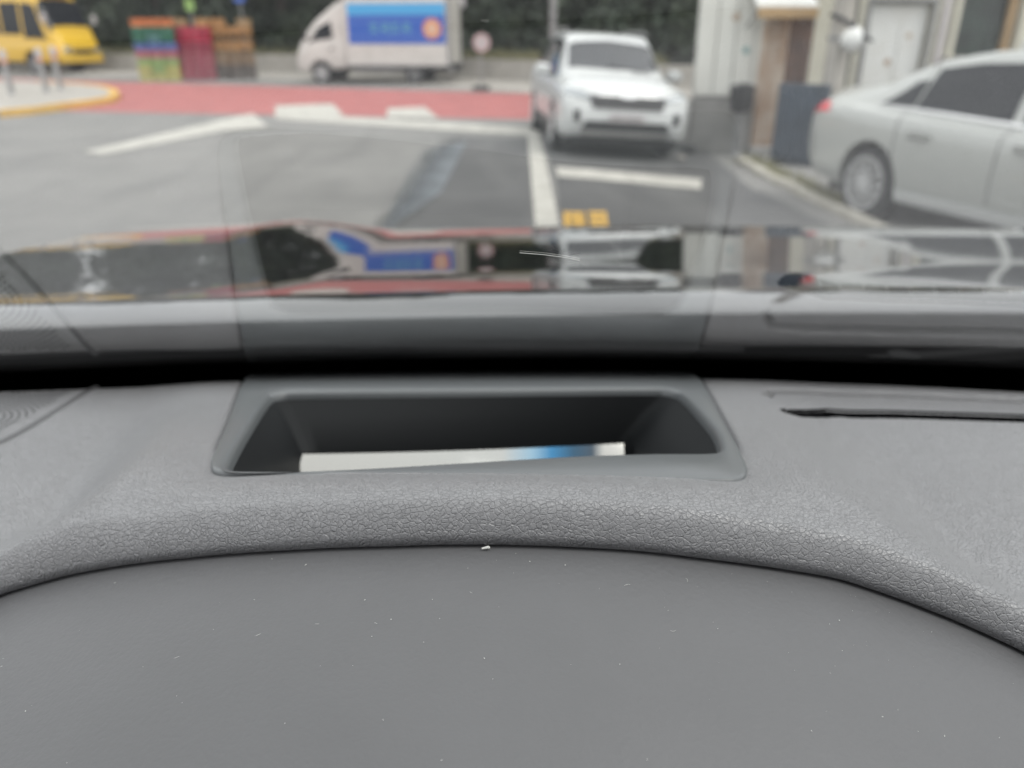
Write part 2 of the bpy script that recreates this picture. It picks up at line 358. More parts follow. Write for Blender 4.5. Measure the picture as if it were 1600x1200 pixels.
# pale low wall up the street, hillside and trees behind it
wallpts = [(-400, 104), (0, 116), (420, 124), (700, 137), (840, 146), (1000, 153), (1300, 165), (2000, 200)]
wq = [at(*p) for p in wallpts]; wp = [q+Vector((.38, .92, 0))*2.9 for q in wq]
wp = [Vector((q.x, q.y, float(gz(q.x, q.y)))) for q in wp]
def low_wall():
    b = thing('low_wall', 'long pale concrete low wall at the foot of the dark trees', 'wall', wp[0])
    for i in range(len(wp)-1):
        a, d = wp[i], wp[i+1]; u = (d-a); L = u.length; u.normalize(); nrm = Vector((-u.y, u.x, 0))
        k = max(1, round(L/2.2))
        for s in range(k):
            p, q = a.lerp(d, s/k)+u*.01, a.lerp(d, (s+1)/k)-u*.01
            mb = MB(); vs = []
            for r in (p, q):
                for o, z in ((0, -.1), (.25, -.1), (.25, .68), (0, .68)): vs.append(r+nrm*o+Vector((0, 0, z))-wp[0])
            mb.add(vs, [(0, 1, 2, 3), (7, 6, 5, 4), (0, 4, 5, 1), (1, 5, 6, 2), (2, 6, 7, 3), (3, 7, 4, 0)])
            mb.build('wall_segment', M['concrete'], b)
low_wall()
def pavement():
    n = 60; P = np.zeros((n, 5, 3)); ts = np.linspace(0, len(wq)-1.001, n)
    for i, t in enumerate(ts):
        k = int(t); p = wq[k].lerp(wq[k+1], t-k)
        for j in range(5):
            q = p+Vector((.38, .92, 0))*(j*.75); P[i, j] = (q.x, q.y, float(gz(q.x, q.y))+(.004 if j == 0 else .05))
    struct(grid_obj('pavement', P, M['concrete']))
pavement()
def hillside():
    n = 60; P = np.zeros((n, 14, 3))
    A = [Vector((-60, 40, wp[0].z))]+wp+[Vector((70, 18, 0))]
    ts = np.linspace(0, len(A)-1.001, n)
    for i, t in enumerate(ts):
        k = int(t); p = A[k].lerp(A[k+1], t-k)
        for j in range(14):
            d = j*1.3
            P[i, j] = (p.x-.1*d, p.y+.3+d, p.z+.35+.55*d+.35*math.sin(i*1.7+j*2.1)*min(1, j*.4)-.018*d*d)
    return struct(grid_obj('hillside', P, M['slope']))
hillside()
def leafmass(name, n, ell, size, mat_, parent=None, clump=14, seed=0, loc=(0, 0, 0)):
    r = np.random.default_rng(seed)
    c = r.normal(size=(clump, 3)); c /= np.linalg.norm(c, axis=1)[:, None]; c *= r.uniform(.25, .85, (clump, 1))*np.array(ell)
    k = r.integers(0, clump, n); rad = r.uniform(.25, .5, clump)
    d = r.normal(size=(n, 3)); d /= np.linalg.norm(d, axis=1)[:, None]; d *= (r.uniform(.2, 1, (n, 1))**.5)*rad[k][:, None]*np.array(ell)
    p = c[k]+d+np.array(loc)
    a = r.normal(size=(n, 3)); a /= np.linalg.norm(a, axis=1)[:, None]; b = np.cross(a, r.normal(size=(n, 3))); b /= np.linalg.norm(b, axis=1)[:, None]
    s = r.uniform(.6, 1.4, (n, 1))*size
    v = np.stack([p-a*s, p+b*s*.5, p+a*s, p-b*s*.5], 1).reshape(-1, 3)
    return mesh_obj(name, v.tolist(), [(4*i, 4*i+1, 4*i+2, 4*i+3) for i in range(n)], mat_, parent)
def trees():
    protos = []
    for k in range(3):
        t = thing('broadleaf_tree', 'dark leafy tree', 'tree')
        h = 8.5+k
        tb = MB().tube([(0, 0, -.4), (.1, 0, 2), (.05, .1, 4), (.3, 0, h*.75)], [.22, .18, .15, .05], 8)
        for q in range(5):
            a = q*1.3+k; tb.tube([(.05, .05, 2.2+q*.6), (math.cos(a)*1.2, math.sin(a)*1.2, 3.6+q*.7), (math.cos(a)*2.0, math.sin(a)*2.0, 4.4+q*.8)], [.08, .05, .02], 6)
        tb.build('trunk', M['bark'], t, True)
        leafmass('crown', 5200, (2.9, 2.6, h*.46), .20, M['leaf'] if k != 1 else M['leaf2'], t, 26, 11+k, (0, 0, h*.58))
        protos.append(t)
    spots = [(-25, 40, 'far left, behind the roof of the yellow minibus'), (-19.5, 39.5, 'behind the rear half of the yellow minibus'), (-15.5, 37.5, 'just right of the yellow minibus'),
             (-12.2, 35.5, 'behind the green and orange crate stack'), (-9.3, 34.3, 'behind the red and brown crate stacks'), (-6.4, 33.2, 'over the cab of the white truck'),
             (-3.8, 32.3, 'behind the blue banner of the white truck'), (-1.2, 31.6, 'just right of the white truck, over the round sign'), (1.3, 30.4, 'behind the thin grey lamp pole'),
             (3.6, 29.6, 'behind the roof of the white SUV'), (6.2, 28.6, 'behind the right side of the white SUV and the white wall'), (9.5, 25.5, 'behind the rusty pillar'), (13.5, 24.5, 'behind the cream building'),
             (-30, 47, 'tall, up the slope at the far left edge'), (-24, 46, 'tall, up the slope behind the minibus roof'), (-17.5, 45, 'tall, up the slope left of the crates'), (-12, 43, 'tall, up the slope above the crates'), (-7.5, 41, 'tall, up the slope above the truck cab')]
    for i, (x, y, w) in enumerate(spots):
        if i < 3: o = protos[i]
        else:
            o = protos[i % 3].copy(); COL.objects.link(o)
            for ch in list(protos[i % 3].children):
                c = ch.copy(); COL.objects.link(c); c.parent = o
        o.location = (x, y, float(gz(x, y))+(.9 if i < 13 else 3.2)); o.rotation_euler = (0, 0, i*1.9); sc = (.98 if i < 6 else 1.25 if i > 12 else .84)+.1*math.sin(i*2.3); o.scale = (sc, sc, sc)
        o['label'] = 'dark leafy tree '+w; o['group'] = 'trees on the slope behind the wall'
trees()
def undergrowth():
    r = np.random.default_rng(21); L = [w for w in wp if w.x < 16]; n = 26000
    t = r.uniform(0, len(L)-1.001, n); k = t.astype(int); A = np.array([tuple(w) for w in L]); p = A[k]+(A[k+1]-A[k])*(t-k)[:, None]
    d = r.gamma(2.0, .9, n)+.55; hump = .9+.5*np.sin(t*9.1)+.4*np.sin(t*23.7+1)
    p = p+np.stack([.38*d, .92*d, .5+.52*d+hump*r.uniform(0, 1, n)**1.6], 1)
    a = r.normal(size=(n, 3)); a /= np.linalg.norm(a, axis=1)[:, None]; b = np.cross(a, r.normal(size=(n, 3))); b /= np.linalg.norm(b, axis=1)[:, None]
    s_ = r.uniform(.6, 1.4, (n, 1))*.15
    v = np.stack([p-a*s_, p+b*s_*.5, p+a*s_, p-b*s_*.5], 1).reshape(-1, 3)
    o = stuff(mesh_obj('undergrowth', v.tolist(), [(4*i, 4*i+1, 4*i+2, 4*i+3) for i in range(n)], M['leaf']))
    o.data.materials.append(M['leaf2']); o.data.polygons.foreach_set('material_index', (np.sin(t*14)+r.normal(size=n)*.6 > .4).astype(np.int32))
undergrowth()
def weeds(name, line, n, h, spread, m, seed):
    r = random.Random(seed); b = MB()
    for _ in range(n):
        t = r.random()*(len(line)-1.001); k = int(t); p = line[k].lerp(line[k+1], t-k)+Vector((r.gauss(0, spread), r.gauss(0, spread), 0))
        a = r.random()*6.28; w = .008+.012*r.random(); hh = h*(.4+.8*r.random()); l = Vector((r.gauss(0, .35), r.gauss(0, .35), 1)).normalized()*hh
        e = Vector((math.cos(a)*w, math.sin(a)*w, 0)); b.add([p-e, p+e, p+l*.6+e*.5, p+l], [(0, 1, 2, 3)])
    return stuff(b.build(name, m))
weeds('grass', [w+Vector((0, .45, .62)) for w in wp[:6]], 5000, .42, .12, M['weed'], 3)

# ------------------------------------------------------------------ street furniture
def bollard(base, label):
    t = thing('bollard', label, 'bollard', base, 0, 'steel bollards on the traffic island')
    MB().lathe([(.075, 0), (.075, .82)], 18).build('post', M['steel'], t, True)
    MB().lathe([(.10, -.01), (.10, .03), (.078, .05)], 18).build('base_ring', M['steel'], t, True)
    MB().lathe([(.077, .80), (.079, .81), (.079, .86), (.077, .87)], 18).build('reflective_band', M['c_orange'], t, True)
    MB().lathe([(.08, .87), (.085, .9), (.085, 1.04), (.07, 1.1), (.03, 1.125), (.005, 1.13)], 18).build('cap', M['sign_white'], t, True)
for px, py, l in ((22, 160, 'leftmost steel bollard with pale cap, standing apart on the island'), (76, 155, 'steel bollard in front of the minibus front wheel, middle of three'), (98, 150, 'rightmost steel bollard, close behind the middle one near the yellow kerb')):
    p = at(px, py); p.z += .14; bollard(p, l)

def crate_proto(m, w=.385, d=.34, h=.237):
    t = bpy.data.objects.new('crate', None); COL.objects.link(t)
    b = MB(); th = .02
    b.box((0, 0, .012), (w, d, .02))
    for z0, z1 in ((0, .06), (.105, .15), (.2, h-.006)):
        for s in (-1, 1):
            b.box((0, s*(d/2-th/2), (z0+z1)/2), (w, th, z1-z0)); b.box((s*(w/2-th/2), 0, (z0+z1)/2), (th, d-2*th-.004, z1-z0))
    for sx in (-1, 1):
        for sy in (-1, 1): b.box((sx*(w/2-.016), sy*(d/2-.016), h/2-.003), (.036, .036, h-.008))
    for x in (-.1, .1):
        for s in (-1, 1): b.box((x, s*(d/2-.009), h/2-.004), (.022, .023, h-.012))
    o = b.build('crate', m); bpy.data.objects.remove(t); return o
protos = {}
def put_crate(p, rz, colour, label):
    if colour not in protos: o = protos[colour] = crate_proto(M['c_'+colour])
    else: o = protos[colour].copy(); COL.objects.link(o)
    o.location = p; o.rotation_euler = (0, 0, rz); tag(o, label, 'crate', 'bottle crates stacked up the street')
nth = ['bottom', 'second from the bottom', 'third from the bottom', 'fourth from the bottom', 'fifth from the bottom', 'sixth from the bottom', 'seventh from the bottom', 'topmost']
cols = ['left', 'middle', 'right']
def stack(px0, px1, base, rows, sname):
    for c in range(3):
        p = at(px0+(px1-px0)*(c+.5)/3, base)
        for r_, colour in enumerate(rows):
            cc = colour if isinstance(colour, str) else colour[c]
            if not cc: continue
            lab = f"{cc} bottle crate, {nth[r_] if r_ < 7 else 'topmost'}, {cols[c]} column of the {sname} stack"
            put_crate(p+Vector((random.gauss(0, .008), random.gauss(0, .01), .003+r_*.239)), random.gauss(0, .02), cc, lab)
stack(222, 286, 126, ['yellow', ['yellow', 'lime', 'yellow'], 'lime', 'pink', 'blue', ['green', 'teal', 'green'], 'green', 'orange'], 'multicoloured')
stack(287, 338, 125, ['crimson']*5+['red']*2+[['tan', '', 'amber']], 'red')
stack(343, 402, 124, ['black', 'black', 'brown', 'brown', 'amber', 'brown', 'amber', ['amber', '', 'tan']], 'brown')

def round_sign():
    p = at(752, 141); t = thing('round_sign', 'small round white sign on a thin post right of the truck', 'sign', p)
    MB().prism([(-.22, -.18), (.22, -.18), (.26, 0), (.22, .18), (-.22, .18), (-.26, 0)], 0, .12).build('base_block', M['black'], t)
    MB().lathe([(.025, .1), (.025, 1.15)], 10).build('post', M['grey_metal'], t, True)
    MB().lathe([(.25, -.03), (.255, -.01), (.25, .012)], 28, 'Y', (.03, -.04, 1.3)).build('sign_plate', M['sign_white'], t)
    MB().add([(.03+r*math.cos(a), -.058, 1.3+r*math.sin(a)) for a in np.linspace(0, 2*math.pi, 29)[:-1] for r in (.205, .225)], [(2*i, 2*i+1, (2*i+3) % 56, (2*i+2) % 56) for i in range(28)]).build('red_ring', M['sign_red'], t)
round_sign()
def lamp_pole():
    p = at(862, 146); t = thing('lamp_pole', 'thin grey street lamp pole rising behind the white SUV', 'lamp pole', p)
    MB().lathe([(.11, -.2), (.10, .3), (.09, 3), (.07, 7)], 14).build('pole', M['grey_metal'], t, True)
    MB().tube([(0, 0, 6.9), (-.2, -.2, 7.3), (-.9, -.5, 7.5), (-1.5, -.7, 7.5)], .04).build('arm', M['grey_metal'], t, True)
    MB().box((-1.7, -.75, 7.48), (.6, .22, .1), bev=.03).build('lamp_head', M['grey_metal'], t)
    MB().lathe([(.16, -.1), (.16, .05), (.11, .1)], 14).build('base_collar', M['grey_metal'], t, True)
lamp_pole()
def hanging_signs():
    for px, py, w, h, m, lab in ((655, 2, 30, 8, 'blue', 'small blue street banner sticking up behind the truck box'), (712, 3, 28, 14, 'sign_white', 'small white sign board at the rear top corner of the truck'), (374, 0, 16, 6, 'blue', 'pale blue sign plate among the trees over the crates'), (296, 8, 13, 16, 'c_lime', 'lime green sign plate over the red crates')):
        Y = 29.0 if px > 600 else 29.5
        q = on_plane(px, py, Y); s = Y*.94/1200; g = float(gz(q.x, Y))
        t = thing('street_sign', lab, 'sign', (q.x, Y, g), 0, 'small signs over the street')
        MB().lathe([(.03, -.1), (.03, q.z-g+.1)], 8, 'Z', (0, .05, 0)).build('post', M['grey_metal'], t)
        MB().box((0, 0, q.z-g), (w*s, .03, h*s), bev=.006).build('sign_plate', M[m], t)
hanging_signs()

# ------------------------------------------------------------------ vehicles
def interp(keys, x):
    K = np.array(keys, float); return [np.interp(x, K[:, 0], K[:, j]) for j in range(1, K.shape[1])]
def catmull(P, n):
    P = np.array(P); out = []
    m = len(P)
    for i in range(m-1):
        p0, p1, p2, p3 = P[max(i-1, 0)], P[i], P[i+1], P[min(i+2, m-1)]
        for t in np.linspace(0, 1, n, endpoint=False):
            out.append(.5*((2*p1)+(p2-p0)*t+(2*p0-5*p1+4*p2-p3)*t*t+(3*p1-p0-3*p2+p3)*t**3))
    out.append(P[-1]); return np.array(out)
class Body:
    """lofted vehicle shell; keys: x, bottom z, half width, belt z, belt half width, roof z, roof half width"""
    NV = 4
    def __init__(s, keys):
        s.keys = sorted(keys); x0, x1 = s.keys[0][0], s.keys[-1][0]
        xs = np.unique(np.concatenate([np.linspace(x0, x1, 70), [k[0] for k in s.keys]]))
        K = np.array(s.keys, float)
        vals = np.stack([np.interp(xs, K[:, 0], K[:, j]) for j in range(1, 7)], 1)
        # smooth along the length, keep the ends
        for _ in range(4):
            v2 = vals.copy(); v2[1:-1] = (vals[:-2]+2*vals[1:-1]+vals[2:])/4; vals = v2
        s.xs = xs; s.vals = vals
    def section(s, x):
        zb, w, zt, wb, zr, wr = [np.interp(x, s.xs, s.vals[:, j]) for j in range(6)]
        P = [(0, zb), (w*.8, zb), (w*.955, zb+.05), (w*.995, zb+(zt-zb)*.35), (w, zb+(zt-zb)*.7), (w*.975, zt-.05), (wb, zt), ((wb+wr)/2+.012, (zt+zr-.05)/2), (wr, zr-.05), (wr*.86, zr-.012), (wr*.5, zr), (0, zr+.006)]
        c = catmull(P, s.NV); c[:, 0] = np.maximum(c[:, 0], 0); return c
    def pt(s, x, v, side=1):
        c = s.section(x); t = v*s.NV; k = min(int(t), len(c)-2); q = c[k]+(c[k+1]-c[k])*(t-k); return Vector((x, side*q[0], q[1]))
    def shell(s, name, m, parent, arches=()):
        rings = []
        for x in s.xs:
            c = s.section(x); full = np.concatenate([c, (c*[-1, 1])[::-1][1:-1]]); rings.append([(x, a, b) for a, b in full])
        n = len(rings[0]); vs = [p for r in rings for p in r]; fs = []
        for k in range(len(rings)-1):
            for i in range(n): j = (i+1) % n; fs.append((k*n+i, (k+1)*n+i, (k+1)*n+j, k*n+j))
        fs.append(tuple(range(n))); fs.append(tuple((len(rings)-1)*n+i for i in range(n-1, -1, -1)))
        o = mesh_obj(name, vs, fs, m)
        s.bvh = BVHTree.FromPolygons([Vector(v) for v in vs], fs)
        if arches:
            cut = MB()
            for (x, z, r, w) in arches:
                for sd_ in (-1, 1): cut.lathe([(r, -.30), (r, .30)], 36, 'Y', (x, sd_*w, z))
            co = cut.build('cutter', M['black'])
            md = o.modifiers.new('b', 'BOOLEAN'); md.object = co; md.operation = 'DIFFERENCE'; md.solver = 'EXACT'
            dg = bpy.context.evaluated_depsgraph_get(); me = bpy.data.meshes.new_from_object(o.evaluated_get(dg))
            o.modifiers.clear(); o.data = me; bpy.data.objects.remove(co)
            me.name = name
        o.data.polygons.foreach_set('use_smooth', [True]*len(o.data.polygons)); o.data.set_sharp_from_angle(angle=R(38))
        if len(o.data.materials) == 0: o.data.materials.append(m)
        o.parent = parent; return o
    def patch(s, name, m, parent, xa0, xa1, v0, xb0, xb1, v1, side=1, off=.006, n=12, k=6):
        """skin between (xa0..xa1) at v0 and (xb0..xb1) at v1, a few mm proud of the shell"""
        P = np.zeros((n+1, k+1, 3))
        for i in range(n+1):
            for j in range(k+1):
                b = j/k; v = v0+(v1-v0)*b; x = (xa0+(xa1-xa0)*i/n)*(1-b)+(xb0+(xb1-xb0)*i/n)*b
                p = s.pt(x, v, side); du = s.pt(x+.01, v, side)-s.pt(x-.01, v, side); dv = s.pt(x, v+.05, side)-s.pt(x, v-.05, side)
                nn = du.cross(dv); 
                if nn.length > 1e-9: nn.normalize()
                if nn.dot(p-Vector((min(max(x, s.keys[0][0]+.6), s.keys[-1][0]-.9), 0, .75))) < 0: nn = -nn
                P[i, j] = p+nn*off
        return grid_obj(name, P, m, parent)
    def proj(s, name, m, parent, quad, sign=1, off=.01, n=14, k=4):
        """front or rear fitting: four (y, z) corners thrown along x onto the shell"""
        P = np.zeros((n+1, k+1, 3)); q = [Vector((a, b)) for a, b in quad]
        for i in range(n+1):
            for j in range(k+1):
                a, b = i/n, j/k; p = (q[0]*(1-a)+q[1]*a)*(1-b)+(q[3]*(1-a)+q[2]*a)*b
                h = s.bvh.ray_cast(Vector((sign*9, p[0], p[1])), Vector((-sign, 0, 0)))[0]
                P[i, j] = (h.x+sign*off, p[0], p[1]) if h is not None else (sign*2.0, p[0], p[1])
        return grid_obj(name, P, m, parent)
def wheel(parent, x, y, z, r, side, spokes=10, rimr=.68, w=.2, rm='alloy'):
    c = (x, y, z); s = side
    t = MB().lathe([(r*rimr, s*w/2*.9), (r*.93, s*w/2), (r, s*w/2*.7), (r, -s*w/2*.7), (r*.93, -s*w/2), (r*rimr, -s*w/2)], 32, 'Y', c, cap=False).build('wheel', M['rubber'], parent, True)
    # lathe along Y uses -h, so flip the side of the rim with it
    yo = y+s*w*.42
    b = MB().lathe([(r*rimr*1.02, -.03), (r*rimr, .03), (r*rimr*.93, .03), (r*rimr*.9, -.03)], 32, 'Y', (x, yo, z))
    for k in range(spokes):
        a = 2*math.pi*k/spokes; Mx = Matrix.Rotation(-a, 4, 'Y')
        b.box((x+math.cos(a)*r*rimr*.5, yo+s*.012, z+math.sin(a)*r*rimr*.5), (r*rimr*.92, .03, r*rimr*(.10 if spokes > 8 else .3)), Mx)
    b.lathe([(r*.13, -.03), (r*.13, .03)], 14, 'Y', (x, yo, z))
    b.build('rim', M[rm], t)
    MB().lathe([(r*rimr*.9, -.004), (r*rimr*.9, .004)], 24, 'Y', (x, yo-s*.045, z)).build('brake_disc', M['rubber'], t)
    return t
def plate(parent, x, z, sgn, y=0):
    b = MB().box((x, y, z), (.012, .52, .11), bev=.004).build('number_plate', M['sign_white'], parent)
    c = MB()
    for i, yy in enumerate((-.2, -.14, -.07, .01, .07, .13, .19)):
        c.box((x+sgn*.008, y+yy, z+.018), (.004, .035, .012)); c.box((x+sgn*.008, y+yy+(.012 if i % 2 else -.012), z-.002), (.004, .011, .05)); c.box((x+sgn*.008, y+yy, z-.028), (.004, .034, .010))
    stuff(c.build('plate_characters', M['black'], b))

# --- white SUV facing us
def suv():
    c = at(972, 252); yaw = R(-90+4.5)
    t = thing('sport_utility_vehicle', 'white SUV parked facing us beside the white wall', 'SUV', rot=(0, 0, 0))
    B = Body([(-2.39, .55, .80, 1.02, .72, 1.30, .5), (-2.3, .4, .90, 1.1, .82, 1.52, .58), (-2.0, .30, .935, 1.12, .84, 1.66, .62), (-1, .25, .945, 1.08, .86, 1.71, .65), (0, .25, .945, 1.05, .86, 1.70, .66), (.35, .25, .945, 1.04, .86, 1.66, .66),
              (.62, .25, .945, 1.03, .86, 1.52, .68), (1.22, .25, .945, 1.01, .86, 1.14, .75), (1.6, .25, .945, .99, .86, 1.10, .76), (2.0, .26, .94, .96, .84, 1.045, .74), (2.22, .28, .92, .90, .80, .96, .70), (2.33, .32, .87, .80, .76, .86, .66), (2.385, .42, .78, .68, .68, .74, .58)])
    bo = B.shell('body', M['car_white'], t, [(1.42, .36, .40, .93), (-1.36, .36, .40, .93)])
    B.patch('windshield', M['screen'], t, .50, 1.20, 11, .62, 1.12, 8.35, 1, .008, 10, 10)
    B.patch('windshield', M['screen'], t, .50, 1.20, 11, .62, 1.12, 8.35, -1, .008, 10, 10)
    for sd_ in (-1, 1):
        B.patch('side_window', M['glass_dark'], t, -.1, .95, 6.25, -.1, .45, 7.75, sd_)
        B.patch('side_window', M['glass_dark'], t, -1.15, -.18, 6.25, -1.1, -.18, 7.75, sd_)
        B.patch('side_window', M['glass_dark'], t, -2.0, -1.25, 6.35, -1.9, -1.2, 7.7, sd_)
        B.patch('lower_cladding', M['black'], t, -.98, 1.02, 1.0, -.98, 1.02, 2.6, sd_, .012)
        m = MB().box((.78, sd_*1.06, 1.13), (.13, .24, .17), bev=.04).build('wing_mirror', M['car_white'], t, True)
        MB().box((.80, sd_*.94, 1.07), (.06, .14, .05), bev=.015).build('mirror_arm', M['black'], m)
        B.proj('headlight', M['clear_lens'], t, [(sd_*.52, .80), (sd_*.90, .86), (sd_*.88, .965), (sd_*.60, .90)], 1, .012)
        f_ = B.proj('fog_light_recess', M['black'], t, [(sd_*.66, .50), (sd_*.76, .52), (sd_*.77, .66), (sd_*.68, .68)], 1, .012, 5, 6)
        MB().lathe([(.045, -.01), (.045, .012)], 16, 'X', (2.345-.02, sd_*.715, .585)).build('fog_lamp', M['clear_lens'], f_)
        for x in (1.42, -1.36): wheel(t, x, sd_*.83, .36, .36, sd_, 5, .66, .23)
        for x in (.05, -1.0):
            MB().box((x, sd_*.955, .93), (.22, .03, .035), bev=.01).build('door_handle', M['car_white'], t)
        MB().tube([(-1.9, sd_*.60, 1.70), (-1.0, sd_*.63, 1.745), (.1, sd_*.64, 1.74), (.3, sd_*.65, 1.70)], .018).build('roof_rail', M['grey_metal'], t, True)
    g = B.proj('grille', M['black'], t, [(-.50, .70), (.50, .70), (.57, .875), (-.57, .875)], 1, .012, 20, 4)
    for z0, z1 in ((.868, .885), (.695, .708)):
        B.proj('grille_trim', M['chrome'], g, [(-.54, z0), (.54, z0), (.56, z1), (-.56, z1)], 1, .022, 20, 2)
    for z0 in (.75, .80):
        B.proj('grille_bar', M['rubber'], g, [(-.49, z0), (.49, z0), (.49, z0+.015), (-.49, z0+.015)], 1, .02, 20, 1)
    B.proj('badge', M['chrome'], t, [(-.10, .84), (.10, .84), (.10, .885), (-.10, .885)], 1, .03, 6, 2)
    B.proj('lower_grille', M['black'], t, [(-.66, .40), (.66, .40), (.58, .53), (-.58, .53)], 1, .014, 20, 3)
    MB().box((2.30, 0, .35), (.14, 1.30, .07), bev=.03).build('skid_plate', M['concrete_dark'], t, True)
    MB().box((2.25, 0, .28), (.10, 1.5, .09), bev=.03).build('bumper_lip', M['black'], t, True)
    plate(t, 2.415, .58, 1)
    MB().tube([(1.28, .55, 1.16), (1.15, .1, 1.215), (1.1, -.1, 1.245)], .012).build('wiper', M['black'], t)
    MB().box((0, 0, .22), (4.3, 1.66, .10)).build('underbody', M['black'], t)
    # stand it on the falling ground
    fx, fy = math.cos(yaw), math.sin(yaw)
    cx, cy = c.x-fx*2.39, c.y-fy*2.39
    zs = {}
    for k, sd_ in (('l', 1), ('r', -1)):
        for x in (1.42, -1.36):
            X = cx+fx*x-fy*sd_*.83; Y = cy+fy*x+fx*sd_*.83; zs[(k, x)] = float(gz(X, Y))
    roll = math.atan2((zs[('l', 1.42)]+zs[('l', -1.36)]-zs[('r', 1.42)]-zs[('r', -1.36)])/2, 1.66)
    t.location = (cx, cy, sum(zs.values())/4); t.rotation_mode = 'XYZ'
    t.rotation_euler = (Matrix.Rotation(yaw, 4, 'Z') @ Matrix.Rotation(roll, 4, 'X')).to_euler()
suv()
# --- silver sedan beside us
def sedan():
    yaw = R(-90)
    rw = at(1340, 340)
    t = thing('sedan', 'pearl silver sedan parked at right beyond the kerb', 'car')
    B = Body([(-2.44, .50, .62, .80, .52, .93, .42), (-2.38, .40, .75, .92, .66, 1.02, .54), (-2.2, .30, .855, .99, .77, 1.125, .62), (-1.75, .24, .895, 1.0, .80, 1.17, .64), (-1.45, .22, .90, .985, .80, 1.25, .62), (-1.0, .2, .905, .965, .80, 1.40, .60),
              (-.55, .2, .905, .945, .80, 1.47, .59), (0, .2, .905, .92, .80, 1.49, .59), (.45, .2, .905, .905, .80, 1.44, .59), (.85, .2, .905, .895, .80, 1.27, .62), (1.35, .2, .905, .88, .80, 1.0, .68), (1.8, .22, .89, .85, .78, .93, .68), (2.1, .26, .84, .77, .72, .83, .62), (2.26, .32, .74, .66, .64, .7, .55), (2.31, .42, .62, .58, .52, .62, .45)])
    B.shell('body', M['car_silver'], t, [(1.38, .33, .375, .89), (-1.33, .33, .375, .89)])
    for sd_ in (-1, 1):
        B.patch('quarter_window', M['glass_dark'], t, -1.42, -1.02, 6.28, -1.12, -.98, 7.35, sd_)
        B.patch('side_window', M['glass_dark'], t, -1.0, -.02, 6.22, -.93, -.02, 7.72, sd_)
        B.patch('side_window', M['glass_dark'], t, .08, 1.12, 6.22, .06, .58, 7.72, sd_)
        B.patch('window_trim', M['chrome'], t, -1.45, 1.15, 6.10, -1.43, 1.13, 6.22, sd_, .012, 24, 1)
        B.patch('sill_moulding', M['car_white'], t, -.93, .98, 1.9, -.93, .98, 2.5, sd_, .03, 20, 4)
        B.patch('taillight', M['red_lens'], t, -2.42, -1.99, 4.7, -2.40, -2.07, 5.9, sd_, .008, 8, 5)
        for x in (-1.05, .02, 1.05):
            B.patch('door_seam', M['black'], t, x-.006, x+.004, 2.6, x-.006, x+.004, 6.0, sd_, .003, 1, 14)
        for x in (-.78, .28):
            h = MB().box((x, sd_*.925, .80), (.24, .04, .045), bev=.014).build('door_handle', M['car_silver'], t, True)
            MB().box((x, sd_*.945, .815), (.20, .006, .012)).build('handle_strip', M['chrome'], h)
        m = MB().box((.85, sd_*1.0, .98), (.14, .22, .15), bev=.04).build('wing_mirror', M['car_silver'], t, True)
        for x in (1.38, -1.33): wheel(t, x, sd_*.795, .325, .325, sd_, 12, .74, .2)
        B.proj('headlight', M['clear_lens'], t, [(sd_*.42, .6), (sd_*.68, .64), (sd_*.66, .72), (sd_*.46, .68)], 1, .01)
    for sd_ in (-1, 1):
        B.patch('rear_window', M['glass_dark'], t, -1.42, -.95, 11, -1.35, -.88, 8.4, sd_, .006, 8, 8)
        B.patch('windshield', M['screen'], t, .5, 1.3, 11, .6, 1.25, 8.4, sd_, .006, 8, 8)
    a = MB().add([(-.75, -.02, 1.455), (-.45, -.02, 1.475), (-.72, -.01, 1.55), (-.75, .02, 1.455), (-.45, .02, 1.475), (-.72, .01, 1.55)], [(0, 1, 2), (5, 4, 3), (0, 3, 4, 1), (1, 4, 5, 2), (2, 5, 3, 0)]).build('roof_antenna', M['car_silver'], t)
    B.proj('rear_bumper_insert', M['black'], t, [(-.5, .42), (.5, .42), (.5, .5), (-.5, .5)], -1, .01)
    MB().box((0, 0, .2), (4.0, 1.45, .06)).build('underbody', M['black'], t)
    # local +x forward = towards us (-Y); local +y -> +X
    # the flank we see is local -y side
    yaw = R(-90+19); sc = 1.06; t.scale = (sc, sc, sc*1.03); c_, s_ = math.cos(yaw), math.sin(yaw)
    lx, ly = -1.33*sc, -.89*sc
    t.rotation_euler = (0, 0, yaw); t.location = (rw.x-(c_*lx-s_*ly), rw.y-(s_*lx+c_*ly), rw.z)
sedan()
